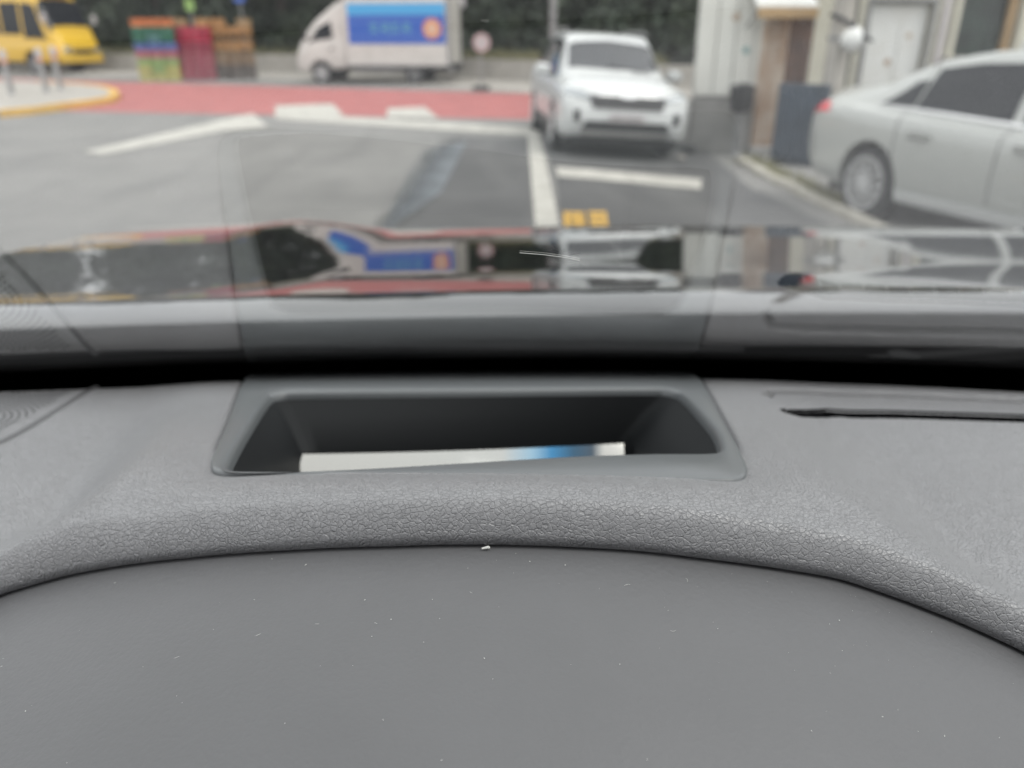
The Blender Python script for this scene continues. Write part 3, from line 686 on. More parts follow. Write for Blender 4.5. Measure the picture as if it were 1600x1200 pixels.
# --- white box truck
def truck():
    nose = at(466, 131)
    t = thing('box_truck', 'white delivery truck with blue banner on its box, cab facing left', 'truck', (0, 0, 0))
    B = Body([(.86, .48, .86, 1.28, .84, 2.40, .74), (1.0, .46, .87, 1.28, .84, 2.40, .74), (1.15, .44, .87, 1.28, .84, 2.34, .74), (1.5, .42, .87, 1.27, .84, 2.10, .74), (1.85, .40, .87, 1.24, .83, 1.86, .73), (2.15, .38, .86, 1.15, .82, 1.55, .72), (2.4, .36, .84, 1.02, .78, 1.22, .70), (2.5, .36, .80, .90, .74, 1.02, .66), (2.55, .45, .72, .75, .66, .82, .58)])
    B.shell('cab', M['truck_white'], t, [(1.72, .33, .40, .87)])
    for sd_ in (-1, 1):
        B.patch('side_window', M['glass_dark'], t, 1.25, 2.12, 6.2, 1.3, 1.75, 7.25, sd_)
        B.patch('windshield', M['screen'], t, 1.85, 2.36, 11, 1.88, 2.32, 8.4, sd_, .015)
        B.proj('headlight', M['clear_lens'], t, [(sd_*.45, .72), (sd_*.70, .75), (sd_*.68, .9), (sd_*.5, .88)], 1, .012)
        m = MB().box((2.12, sd_*1.03, 1.45), (.10, .18, .30), bev=.03).build('wing_mirror', M['black'], t)
        MB().tube([(2.1, sd_*.85, 1.3), (2.1, sd_*.98, 1.4)], .015).build('mirror_arm', M['black'], m)
        B.patch('door_seam', M['black'], t, 1.18, 1.19, 2.2, 1.18, 1.19, 6.1, sd_, .003, 1, 10)
        MB().box((1.32, sd_*.885, 1.05), (.16, .03, .04), bev=.01).build('door_handle', M['black'], t)
        wheel(t, 1.72, sd_*.76, .33, .33, sd_, 6, .6, .2)
        for x in (-1.35,): wheel(t, x, sd_*.72, .31, .31, sd_, 6, .55, .3, 'grey_metal')
        # cargo side: framed white panel and printed banner
        p = MB().box((-.85, sd_*.905, 1.53), (3.34, .03, 1.92), bev=.008).build('side_panel', M['truck_white'], t)
        MB().box((-.86, sd_*.925, 1.60), (3.12, .012, .82)).build('banner_print', M['blue'], p)
        MB().box((-.86, sd_*.925, 2.18), (3.12, .012, .325)).build('banner_header', M['sky_blue'], p)
        e = MB().lathe([(.29, -.006), (.29, .006)], 26, 'Y', (-2.0, sd_*.938, 1.62)); e.build('round_emblem', M['orange'], p)
        e2 = MB()
        for k in range(5):
            a = k*1.256; e2.lathe([(.085, -.004), (.085, .004)], 10, 'Y', (-2.0+.13*math.cos(a), sd_*.949, 1.62+.13*math.sin(a)))
        e2.build('emblem_petals', M['cream_print'], p)
        let = MB()
        for k in range(4):
            x = -.15-k*.34; yy = sd_*.935
            let.box((x, yy, 1.76), (.20, .008, .05))
            if k % 2: let.lathe([(.075, -.004), (.075, .004)], 14, 'Y', (x+.03, yy, 1.62)); let.box((x-.10, yy, 1.63), (.045, .009, .30))
            else: let.box((x, yy, 1.66), (.05, .009, .17)); let.box((x, yy, 1.55), (.25, .010, .05)); let.box((x+.09, yy, 1.70), (.045, .007, .12))
        let.build('banner_lettering', M['pale_teal'], p)
        MB().box((-.85, sd_*.90, .56), (3.4, .05, .06)).build('side_rail', M['grey_metal'], t)
        MB().box((-2.5, sd_*.9, 1.53), (.09, .06, 1.96)).build('corner_post', M['grey_metal'], t)
        MB().box((-.2, sd_*.78, .42), (1.6, .03, .09)).build('side_guard', M['grey_metal'], t)
    MB().box((-.85, 0, 1.56), (3.36, 1.76, 1.90), bev=.03).build('cargo_box', M['truck_white'], t)
    MB().box((-.7, 0, .50), (3.9, .8, .18)).build('chassis', M['black'], t)
    MB().box((0.25, -.55, .52), (.7, .35, .3), bev=.03).build('fuel_tank', M['black'], t)
    MB().box((-2.5, 0, .42), (.08, 1.6, .1)).build('rear_bumper', M['grey_metal'], t)
    MB().box((2.54, 0, .45), (.06, 1.4, .14), bev=.02).build('front_bumper', M['grey_metal'], t)
    a = R(8); hd = Vector((-math.cos(a), math.sin(a), 0)); c = nose-hd*2.55+Vector((math.sin(a), math.cos(a), 0))*.87
    t.rotation_euler = (0, 0, math.pi-a); t.location = (c.x, c.y, float(gz(nose.x+2, nose.y)))
truck()
# --- yellow minibus
def bus():
    b0 = at(103, 118)
    t = thing('minibus', 'yellow minibus standing at the far left of the street', 'bus')
    B = Body([(-3.5, .5, .9, 1.2, .88, 2.5, .78), (-3.42, .42, .98, 1.25, .97, 2.66, .86), (-3.2, .40, 1.0, 1.25, .99, 2.72, .88), (2.2, .40, 1.0, 1.25, .99, 2.72, .88), (2.55, .40, 1.0, 1.25, .99, 2.66, .87), (2.75, .40, 1.0, 1.22, .98, 2.45, .86), (3.0, .40, .99, 1.2, .97, 1.95, .84), (3.2, .40, .98, 1.12, .94, 1.5, .82), (3.35, .4, .96, 1.0, .90, 1.25, .80), (3.46, .42, .92, .85, .84, 1.1, .76), (3.5, .5, .84, .75, .78, .95, .70)])
    B.shell('body', M['bus_yellow'], t, [(2.05, .40, .45, .99), (-1.9, .40, .45, .99)])
    for sd_ in (-1, 1):
        xs = [-3.3, -2.3, -1.25, -.2, .85]
        for a in xs: B.patch('side_window', M['glass_dark'], t, a, a+.95, 6.25, a, a+.95, 7.65, sd_)
        B.patch('cab_window', M['glass_dark'], t, 1.9, 2.95, 6.0, 1.9, 2.55, 7.6, sd_)
        B.patch('windshield', M['screen'], t, 2.66, 3.14, 11, 2.72, 3.16, 7.3, sd_, .035, 14, 12)
        B.proj('headlight', M['clear_lens'], t, [(sd_*.5, .75), (sd_*.82, .78), (sd_*.8, .98), (sd_*.52, .95)], 1, .015)
        B.patch('indicator_lamp', M['orange_lens'], t, 3.2, 3.36, 3.6, 3.2, 3.36, 4.6, sd_, .01)
        for x in (2.05, -1.9): wheel(t, x, sd_*.87, .38, .38, sd_, 6, .6, .24, 'grey_metal')
        B.patch('body_stripe', M['black'], t, -3.2, 1.5, 1.3, -3.2, 1.5, 2.0, sd_, .008, 30, 2)
        m = MB().box((3.15, sd_*1.12, 1.9), (.12, .2, .34), bev=.04).build('wing_mirror', M['sign_white'], t, True)
        MB().tube([(2.75, sd_*.92, 2.3), (3.05, sd_*1.05, 2.3), (3.15, sd_*1.1, 2.05)], .02).build('mirror_arm', M['black'], m)
    MB().box((2.5, 0, 2.74), (.5, 1.3, .16), bev=.05).build('roof_sign_box', M['bus_yellow'], t, True)
    B.proj('grille', M['black'], t, [(-.45, .72), (.45, .72), (.45, .88), (-.45, .88)], 1, .015)
    MB().box((3.48, 0, .5), (.12, 1.8, .2), bev=.05).build('front_bumper', M['bus_yellow'], t, True)
    MB().box((0, 0, .36), (6, 1.5, .1)).build('underbody', M['black'], t)
    a = R(-20); hd = Vector((math.cos(a), math.sin(a), 0)); rt = Vector((math.sin(a), -math.cos(a), 0)); c = b0-hd*3.5-rt*1.0
    t.rotation_euler = (0, 0, a); t.location = (c.x, c.y, float(gz(b0.x, b0.y)))
bus()

# ------------------------------------------------------------------ the yard at right
def yard():
    # white panel wall on a concrete plinth
    Y0 = 13.2
    a = on_plane(1078, 200, Y0); b = on_plane(1188, 200, Y0); w = b.x-a.x; g = float(gz(a.x, Y0))
    t = thing('panel_wall', 'narrow white panelled wall right of the SUV', 'wall', (a.x, Y0, g-.02), R(-11))
    MB().box((w/2, .6, .42), (w, 1.2, .84), bev=.02).build('plinth', M['concrete_dark'], t)
    k = 4
    for i in range(k):
        MB().box((w*(i+.5)/k, .58, 2.55), (w/k-.012, 1.14, 3.36), bev=.012).build('wall_panel', M['white_wall'], t)
    for x, z, r in ((.55, 2.02, .06), (.75, 1.55, .05)):
        MB().lathe([(r, -.006), (r, .006)], 14, 'Y', (x, .004, z)).build('rust_spot' if z > 1.9 else 'paper_sticker', M['rust_pale'] if z > 1.9 else M['c_teal'], t)
    # black bin on a grey post
    p = on_plane(1150, 232, 12.6); p.z = float(gz(p.x, 12.6))
    t = thing('waste_bin', 'round black bin on a grey post before the white wall', 'bin', p)
    MB().lathe([(.13, 0), (.13, .03), (.06, .05), (.055, .62), (.07, .66)], 14).build('post', M['grey_metal'], t, True)
    MB().lathe([(.13, .66), (.16, .70), (.185, .98), (.19, 1.0), (.17, 1.0), (.15, .75)], 20).build('bucket', M['black'], t, True)
    MB().lathe([(.195, 1.0), (.195, 1.03), (.10, 1.07), (.02, 1.08)], 20).build('lid', M['black'], t, True)
    # rusty pillar
    a = on_plane(1176, 200, 12.9); b = on_plane(1254, 200, 12.9); w = b.x-a.x; g = float(gz(a.x, 12.9))
    t = thing('rusty_pillar', 'rust streaked steel pillar with pale left sheet and brown board', 'pillar', (a.x, 12.9, g), R(-3))
    MB().box((w*.24, .15, 1.75), (w*.47, .3, 3.5), bev=.02).build('rusted_sheet', M['rust_pale'], t)
    for x in (.06, .19, .31): MB().box((w*.02+x*w*1.2, -.012, 1.75), (.02, .026, 3.5)).build('sheet_rib', M['rust_pale'], t)
    MB().box((w*.72, .17, 1.75), (w*.46, .26, 3.5), bev=.02).build('brown_board', M['rust'], t)
    MB().box((w*.5, .1, .05), (w*1.1, .5, .14), bev=.03).build('footing', M['concrete_dark'], t)
    # awning above
    a = on_plane(1185, 8, 12.4); b = on_plane(1280, 8, 12.4)
    t = thing('awning', 'small pinkish white awning over the rusty pillar', 'awning', (a.x, 12.4, a.z))
    w2 = b.x-a.x
    MB().add([(0, 0, 0), (w2, 0, 0), (w2, .7, .35), (0, .7, .35), (0, 0, -.05), (w2, 0, -.05), (w2, .7, .30), (0, .7, .30)], [(0, 1, 2, 3), (7, 6, 5, 4), (0, 4, 5, 1), (1, 5, 6, 2), (2, 6, 7, 3), (3, 7, 4, 0)]).build('awning_sheet', M['door_white'], t)
    MB().box((w2/2, -.02, -.10), (w2, .02, .14), bev=.005).build('valance', M['c_tan'], t)
    for x in (.05, w2-.05): MB().tube([(x, .05, -.03), (x, .72, -.3)], .015).build('bracket', M['grey_metal'], t)
    # slate blue corrugated barrier
    a = at(1203, 255); b = at(1275, 262); w = (b-a).length; Yb = a.y
    t = thing('corrugated_barrier', 'dark slate blue corrugated sheet standing by the sedan boot', 'barrier', a, math.atan2(b.y-a.y, b.x-a.x), None)
    n = 56; P = np.zeros((n, 8, 3))
    for i in range(n):
        for j in range(8): P[i, j] = (w*i/(n-1), .022*math.sin(i*2*math.pi/7), 1.08*j/7)
    o = grid_obj('corrugated_sheet', P, M['blue_sheet'], t)
    md = o.modifiers.new('thickness', 'SOLIDIFY'); md.thickness = .004
    MB().box((w/2, .02, 1.09), (w+.04, .07, .05), bev=.01).build('top_rail', M['blue_sheet'], t)
    for x in (0, w): MB().box((x, .04, .54), (.04, .05, 1.12)).build('end_post', M['blue_sheet'], t)
    # utility pole
    p = on_plane(1302, 120, 12.0); p.z = float(gz(p.x, 12.0))
    t = thing('utility_pole', 'grey concrete utility pole behind the sedan boot', 'pole', p)
    MB().lathe([(.16, -.2), (.155, 0), (.12, 7.5)], 18).build('shaft', M['concrete'], t, True)
    for z in (1.7, 2.6): MB().lathe([(.165, z-.03), (.165, z+.03)], 18).build('steel_strap', M['grey_metal'], t)
    MB().tube([(.17, -.06, 0), (.175, -.06, 1.2), (.16, -.06, 4), (.16, -.06, 7)], .025).build('conduit', M['black'], t)
    # floodlight on the pole
    q = on_plane(1328, 62, 11.7)
    t = thing('floodlight', 'white hooded floodlight on a black bracket by the pole', 'lamp', q)
    MB().lathe([(.05, -.12), (.13, -.06), (.17, .04), (.165, .10)], 20, 'X', (0, 0, 0)).build('lamp_shell', M['door_white'], t, True)
    MB().lathe([(.155, .09), (.15, .11)], 20, 'X').build('lamp_lens', M['clear_lens'], t)
    MB().tube([(-.12, .05, .25), (.0, .0, .18), (.14, -.05, .06), (.28, -.1, -.02)], [.03, .035, .035, .02]).build('bracket', M['black'], t, True)
    MB().tube([(-.25, .18, .32), (-.1, .05, .25)], .03).build('pole_arm', M['black'], t)
    # cream building
    Yb = 13.9
    def X(px, py): return on_plane(px, py, Yb)
    x0 = X(1225, 90).x; x1 = X(1760, 90).x; g = float(gz(x0, Yb))
    t = thing('cream_building', 'cream building with white metal door and dark window behind sedan', 'building', (x0, Yb, g))
    H = 3.6
    dx0, dx1 = X(1352, 60).x-x0, X(1450, 60).x-x0; dz = X(1400, 4).z-g
    wx0, wx1 = X(1484, 50).x-x0, X(1596, 50).x-x0; wz0, wz1 = X(1540, 88).z-g, X(1540, -60).z-g
    L = x1-x0; wl = M['cream_wall']
    MB().box((dx0/2, .15, H/2), (dx0, .3, H)).build('wall', wl, t)
    MB().box(((dx0+dx1)/2, .15, (dz+H)/2), (dx1-dx0-.004, .3, H-dz)).build('wall', wl, t)
    MB().box(((dx1+wx0)/2, .15, H/2), (wx0-dx1, .3, H)).build('wall', wl, t)
    MB().box(((wx0+wx1)/2, .15, wz0/2), (wx1-wx0-.004, .3, wz0)).build('wall', wl, t)
    MB().box(((wx0+wx1)/2, .15, (wz1+H)/2), (wx1-wx0-.004, .3, max(.1, H-wz1))).build('wall', wl, t)
    MB().box(((wx1+L)/2, .15, H/2), (L-wx1, .3, H)).build('wall', wl, t)
    MB().box((L/2, 2.2, H+.09), (L+.3, 4.6, .18)).build('roof', M['concrete_dark'], t)
    for xs_, s_ in ((0, 1), (L, -1)): MB().box((xs_+s_*.15, 2.3, H/2), (.3, 4.0-.01, H)).build('wall', wl, t)
    d = MB().box(((dx0+dx1)/2, .12, dz/2), (dx1-dx0-.06, .05, dz-.05), bev=.01).build('door', M['door_white'], t)
    for i in range(2):
        MB().box((dx0+(dx1-dx0)*(i+.5)/2, .088, dz*.55), ((dx1-dx0)*.36, .02, dz*.6), bev=.008).build('door_panel', M['door_white'], d)
    for x, z, r in ((dx0+(dx1-dx0)*.72, dz*.78, .05), (dx0+(dx1-dx0)*.45, dz*.60, .06)):
        MB().lathe([(r, -.003), (r, .003)], 9, 'Y', (x, .074, z)).build('rust_stain', M['rust_pale'], d)
    MB().box((dx1-.12, .07, dz*.5), (.03, .05, .14), bev=.01).build('handle', M['grey_metal'], d)
    for x in (dx0-.02, dx1+.02): MB().box((x, -.02, dz/2), (.07, .06, dz), bev=.01).build('door_frame', M['grey_metal'], t)
    MB().box(((dx0+dx1)/2, -.02, dz+.04), (dx1-dx0+.12, .06, .07), bev=.01).build('door_frame', M['grey_metal'], t)
    wi = MB().box(((wx0+wx1)/2, .2, (wz0+wz1)/2), (wx1-wx0, .02, wz1-wz0)).build('window', M['glass_tree_reflection'], t)
    for x in (wx0+.04, wx1-.04): MB().box((x, .05, (wz0+wz1)/2), (.08, .26, wz1-wz0)).build('window_frame', M['cream_wall'], wi)
    MB().box((wx1-.17, .12, (wz0+wz1)/2), (.12, .1, wz1-wz0)).build('brown_jamb', M['c_tan'], wi)
    MB().box(((wx0+wx1)/2, .02, wz0-.04), (wx1-wx0+.1, .34, .07)).build('sill', M['concrete'], wi)
    MB().box((wx0-.14, -.03, H/2), (.1, .06, H)).build('downpipe', M['sign_white'], t)
    # kerb stones
    line = [(1148, 254), (1190, 278), (1240, 303), (1300, 332), (1362, 365), (1440, 408), (1560, 470), (1700, 545)]
    pts = [at(*p) for p in line]; ln = 0
    t = struct(bpy.data.objects.new('kerb', None)); COL.objects.link(t)
    dirt = MB(); n = len(pts); off = Vector((2.6, .8, 0))
    for i in range(n-1):
        a, d = pts[i], pts[i+1]; u = (d-a).normalized(); nn = Vector((-u.y, u.x, 0)); nn = nn if nn.x > 0 else -nn
        k = max(1, round((d-a).length/.7))
        for s in range(k):
            p, q = a.lerp(d, s/k)+u*.006, a.lerp(d, (s+1)/k)-u*.006
            j = random.gauss(0, .006); vs = []
            for r in (p, q):
                for o, z in ((0, -.06), (.12, -.06), (.12, .085+j), (.015, .085+j), (0, .07+j)): vs.append(r+nn*o+Vector((0, 0, z)))
            MB().add(vs, [(0, 1, 2, 3, 4), (9, 8, 7, 6, 5)]+[(m, 5+m, 5+(m+1) % 5, (m+1) % 5) for m in range(5)]).build('kerb_stone', M['kerb_pale'], t)
    weeds('weeds', [p+Vector((.22, .05, 0)) for p in pts[:4]], 700, .16, .10, M['weed'], 9)
    # litter by the wall
    p = at(1142, 250)
    r = random.Random(4)
    def lump(c, s, m, name, lab, cat):
        b = MB(); n = 9; rr = [[1+.35*r.uniform(-1, 1) for _ in range(n)] for _ in range(6)]; vs = []
        for i in range(6):
            ph = math.pi*i/5
            for k in range(n): a = 2*math.pi*k/n; vs.append((s*math.sin(ph)*math.cos(a)*rr[i][k], s*.8*math.sin(ph)*math.sin(a)*rr[i][k], s*.6*(1-math.cos(ph))*.9))
        fs = [(i*n+k, i*n+(k+1) % n, (i+1)*n+(k+1) % n, (i+1)*n+k) for i in range(5) for k in range(n)]
        o = b.add(vs, fs).build(name, m, None); o.location = c; return tag(o, lab, cat)
    lump(at(1140, 228), .13, M['sign_white'], 'plastic_bag', 'crumpled white plastic bag by the rusty pillar', 'bag')
    lump(at(1078, 240), .12, M['black'], 'rubbish_sack', 'small black rubbish sack at the foot of the wall', 'bag')
    lump(at(1064, 250), .07, M['concrete'], 'stone', 'grey stone on the ground near the SUV right wheel', 'stone')
yard()

# ------------------------------------------------------------------ our own car
OWN = thing('own_car', 'black car we sit in: grey dashboard, windshield and glossy hood', 'car', (0, 0, 0))
H = .20; TS = math.tan(R(13)); Y0 = 2.291*H
def plane_z(Y): return CAMH-H+(Y0-Y)*TS
def hit(px, py, zf, lo=.03, hi=1.2):
    d = ray(px, py)
    for _ in range(60):
        m = (lo+hi)/2; p = d*m
        if CAMH+p[2] > zf(p[0], p[1]): lo = m
        else: hi = m
    p = d*lo; return np.array([p[0], p[1], CAMH+p[2]])
flat = lambda x, Y: plane_z(Y)
cl = [hit(250, 670, flat), hit(90, 830, flat)]; crr = [hit(1205, 640, flat), hit(1420, 880, flat)]
def lin(p, q, Y): return p[0]+(q[0]-p[0])*(Y-p[1])/(q[1]-p[1])
kinkY = hit(150, 682, flat)[1]
def softplus(x, k): return np.logaddexp(0, x/k)*k
def pad0(x, Y):
    x = np.asarray(x, float); Y = np.asarray(Y, float)
    xl = lin(cl[0], cl[1], Y); xr = lin(crr[0], crr[1], Y)
    z = plane_z(Y)-(.66-.34*sstep(.05, .14, x))*softplus(.238-Y, .006)
    nearness = sstep(.47, .30, Y)
    L = sstep(-.008, .042, xl-x); Rr = sstep(-.012, .055, x-xr)
    z = z-.019*nearness*L-.018*L*softplus(kinkY-Y, .012)/.06
    z = z-.016*nearness*Rr-.010*Rr*softplus(.33-Y, .03)/.08
    z = z+.010*nearness*sstep(.03, .14, xl-x)
    return z
spx = [(-60, 962), (0, 935), (50, 920), (100, 906), (150, 896), (200, 888), (300, 877), (450, 866), (600, 860), (760, 857), (900, 861), (1000, 867), (1100, 879), (1200, 892), (1310, 910), (1400, 940), (1500, 979), (1600, 1025), (1700, 1082)]
s0 = np.array([hit(a, b, pad0) for a, b in spx])
A = np.stack([np.ones(len(s0)), s0[:, 0], s0[:, 0]**2], 1)
cy = np.median(s0[:, 1])
rhs = s0[:, 2]-.004-.06*(s0[:, 1]-cy)+.5*(s0[:, 1]-cy)**2
C3 = np.linalg.lstsq(A, rhs, rcond=None)[0]
def coverz(x, Y): return C3[0]+C3[1]*x+C3[2]*x*x+.06*(Y-cy)-.5*(Y-cy)**2
seam = np.array([hit(a, b, coverz) for a, b in spx])
o_ = np.argsort(seam[:, 0]); seam = seam[o_]
sx = np.concatenate([[-.75, -.30], seam[:, 0], [.30, .9]]); sy = np.concatenate([[-.05, -.03], seam[:, 1], [-.03, -.05]])
_gx = np.linspace(-.75, .9, 3300); _gy = np.interp(_gx, sx, sy)
_k = np.exp(-(np.arange(-24, 25)/10.)**2); _k /= _k.sum(); _gy = np.convolve(np.pad(_gy, 24, 'edge'), _k, 'valid')
def Yseam(x): return np.interp(x, _gx, _gy)
def Yedge(x): return Y0+.004-.36*np.clip(np.abs(x-.01), 0, .5)**2
VA = [hit(*p, pad0) for p in ((1196, 616), (1206, 607), (1260, 608), (1400, 613), (1600, 622), (1900, 636))]
VB = [hit(*p, pad0) for p in ((1238, 643), (1300, 642.5), (1400, 645.5), (1600, 652), (1900, 664))]
VA2 = [hit(*p, flat) for p in ((1196, 616), (1206, 624), (1238, 640))]
def polydist(X, Y, P):
    d = np.full(X.shape, 9.)
    for a, b in zip(P[:-1], P[1:]):
        ax, ay, bx, by = a[0], a[1], b[0], b[1]; ux, uy = bx-ax, by-ay; L2 = ux*ux+uy*uy+1e-12
        t = np.clip(((X-ax)*ux+(Y-ay)*uy)/L2, 0, 1); d = np.minimum(d, np.hypot(X-ax-ux*t, Y-ay-uy*t))
    return d
fo_px = [(388, 588), (352, 672), (332, 716), (330, 733), (340, 741), (372, 744), (560, 746), (760, 749), (1000, 754), (1120, 755), (1152, 753), (1166, 745), (1166, 728), (1128, 654), (1086, 586), (1040, 582), (740, 582), (440, 585)]
fi_px = [(424, 622), (384, 680), (361, 722), (359, 735), (372, 742), (420, 743), (560, 737), (720, 727), (880, 717.5), (1010, 714), (1090, 714), (1118, 711), (1124, 700), (1112, 672), (1062, 618), (1030, 611), (740, 613), (452, 617)]
fo = np.array([hit(*p, flat)[:2] for p in fo_px]); fi = np.array([hit(*p, flat)[:2] for p in fi_px])
def closed_smooth(P, n):
    m = len(P); out = []
    for i in range(m):
        p0, p1, p2, p3 = P[i-1], P[i], P[(i+1) % m], P[(i+2) % m]
        # centripetal tension keeps corners tidy
        m1 = (p2-p0)*.5; m2 = (p3-p1)*.5; L = np.linalg.norm(p2-p1)
        for m_ in (m1, m2):
            l = np.linalg.norm(m_)
            if l > L: m_ *= L/l
        for t in np.linspace(0, 1, n, endpoint=False):
            h = (2*t**3-3*t*t+1, t**3-2*t*t+t, -2*t**3+3*t*t, t**3-t*t); out.append(h[0]*p1+h[1]*m1+h[2]*p2+h[3]*m2)
    return np.array(out)
FO = closed_smooth(fo, 12); FI = closed_smooth(fi, 12)
def inside(X, Y, P):
    r = np.zeros(X.shape, bool); n = len(P)
    for i in range(n):
        a, b = P[i], P[i-1]
        c = ((a[1] > Y) != (b[1] > Y)) & (X < (b[0]-a[0])*(Y-a[1])/(b[1]-a[1]+1e-15)+a[0]); r ^= c
    return r
def dashboard():
    xs = np.unique(np.concatenate([np.linspace(-.70, -.36, 60), np.linspace(-.36, .36, 620), np.linspace(.36, .85, 80)]))
    n = 330; tv = np.linspace(0, 1, n)
    ts = np.concatenate([np.linspace(0, .05, 30)[:-1], np.linspace(.05, .985, n-1), np.linspace(.985, 1, 12)[1:]])
    X = np.repeat(xs[:, None], len(ts), 1)
    ys = Yseam(xs)[:, None]; ye = Yedge(xs)[:, None]; Y = ys+(ye-ys)*ts[None]
    Z = pad0(X, Y)
    d = Y-ys
    w = np.exp(-(d/.028)**2)*sstep(.26, .19, np.abs(X)); Z = Z+(coverz(X, ys)+.0141-pad0(X, ys))*w
    q = np.clip(1-d/.0085, 0, 1); Z = Z-.0125*(1-np.sqrt(np.clip(1-q*q, 0, 1)))
    e = np.clip(1-(ye-Y)/.008, 0, 1); Z = Z-.020*(1-np.sqrt(np.clip(1-e*e*.98, 0, 1)))
    # groove round the projector frame, vent lines, speaker rim
    loop = np.concatenate([FO, FO[:1]]); 
    near = (X > -.26) & (X < .22) & (Y > .2)
    dd = np.full(X.shape, 9.); dd[near] = polydist(X[near], Y[near], loop); ins = inside(X, Y, FO)
    sd_ = np.where(ins, -dd, dd)
    Z = Z-.0035*np.exp(-((sd_-.0002)/.0013)**2)*(1-.85*sstep(.31, .28, Y))-np.where(ins & (dd > .002), .004, 0)
    dv = polydist(X, Y, VA); Z = Z-.006*np.exp(-(dv/.0019)**2)
    dvb = polydist(X, Y, VB); slot = sstep(.0080, .0072, dvb); Z = Z-.0006*slot
    # the vent tray lies a touch lower than the pad
    tri = np.concatenate([np.array(VA)[:, :2], np.array(VB)[::-1, :2]]); Z = Z-.0022*inside(X, Y, tri)
    mask = ~((ins & (dd > .006)) | (dvb < .0072)); mask = mask[:-1, :-1] | mask[1:, 1:] | mask[1:, :-1] | mask[:-1, 1:]
    und = np.stack([X[:, :1], Y[:, :1]+.011, Z[:, :1]+.001], -1)
    mask = np.concatenate([np.ones((mask.shape[0], 1), bool), mask], 1)
    o = grid_obj('dashboard_pad', np.concatenate([und, np.stack([X, Y, Z], -1)], 1), M['leather'], OWN, mask)
    # cover over the instruments
    xs = np.linspace(-.33, .36, 140); m = 90; P = np.zeros((140, m, 3))
    for i, x in enumerate(xs):
        y1 = float(Yseam(x))+.012; yy = np.linspace(-.12, y1, m); P[i] = np.stack([np.full(m, x), yy, coverz(x, yy)], 1)
    grid_obj('instrument_cover', P, M['cover'], OWN)
    # vent slats in the slot, a bar along its middle
    v = MB(); VBn = np.array(VB)
    tot = np.concatenate([[0], np.cumsum(np.linalg.norm(np.diff(VBn[:, :2], axis=0), axis=1))])
    vent = MB(); s = .012
    vb = bpy.data.objects.new('defroster_vent', None); 
    first = None
    barpts = [(p[0], p[1], float(pad0(p[0], p[1]))-.0135) for p in VB]
    dense = [np.array([np.interp(q, tot, VBn[:, 0]), np.interp(q, tot, VBn[:, 1])]) for q in np.linspace(-0, tot[-1], 60)]
    P = np.array([[(p[0], p[1]+dy, float(pad0(p[0], p[1]+dy))+dz) for dy, dz in ((-.0078, -.0012), (-.0076, -.020), (.0076, -.022), (.0078, -.0012))] for p in dense])
    vb = grid_obj('defroster_vent', P, M['frit'], OWN, None, False)
    MB().tube(barpts, .0012, 6).build('vent_bar', M['grille'], vb, True)
    while s < tot[-1]:
        x, y = np.interp(s, tot, VBn[:, 0]), np.interp(s, tot, VBn[:, 1]); z = float(pad0(x, y))
        Mx = Matrix.Rotation(R(-28), 4, 'Z')
        MB().box((x, y, z-.0125), (.0011, .0165, .008), Mx).build('vent_slat', M['grille'], vb)
        s += .0135
    # speaker grille at the left with its rim and rows of holes
    c = hit(-70, 640, flat)
    rim = [hit(*p, pad0) for p in ((-120, 745), (-30, 706), (30, 676), (90, 640), (130, 615), (150, 604))]
    g = MB().tube([(p[0], p[1], p[2]-.0016) for p in rim], .0026, 10).build('speaker_grille', M['grille'], OWN, True)
    h = MB(); k = 0
    ex = np.array([(p[0], p[1]) for p in rim])
    for ri in range(4, 60):
        r_ = .0034*ri; na = int(2*math.pi*r_/.0034)
        for a in range(na):
            th = 2*math.pi*(a+.5*(ri % 2))/na; x = c[0]+r_*math.cos(th); y = c[1]+r_*math.sin(th)
            if y > float(Yedge(x))-.012 or x < -.60 or y < .14: continue
            xr_ = np.interp(y, ex[:, 1], ex[:, 0])
            if x > xr_-.008: continue
            z = float(pad0(x, y))+.0009
            vs = [(x+.0009*math.cos(q), y+.0009*math.sin(q), z) for q in np.linspace(0, 2*math.pi, 7)[:-1]]; h.add(vs, [tuple(range(6))])
    stuff(h.build('perforations', M['black'], g))
dashboard()
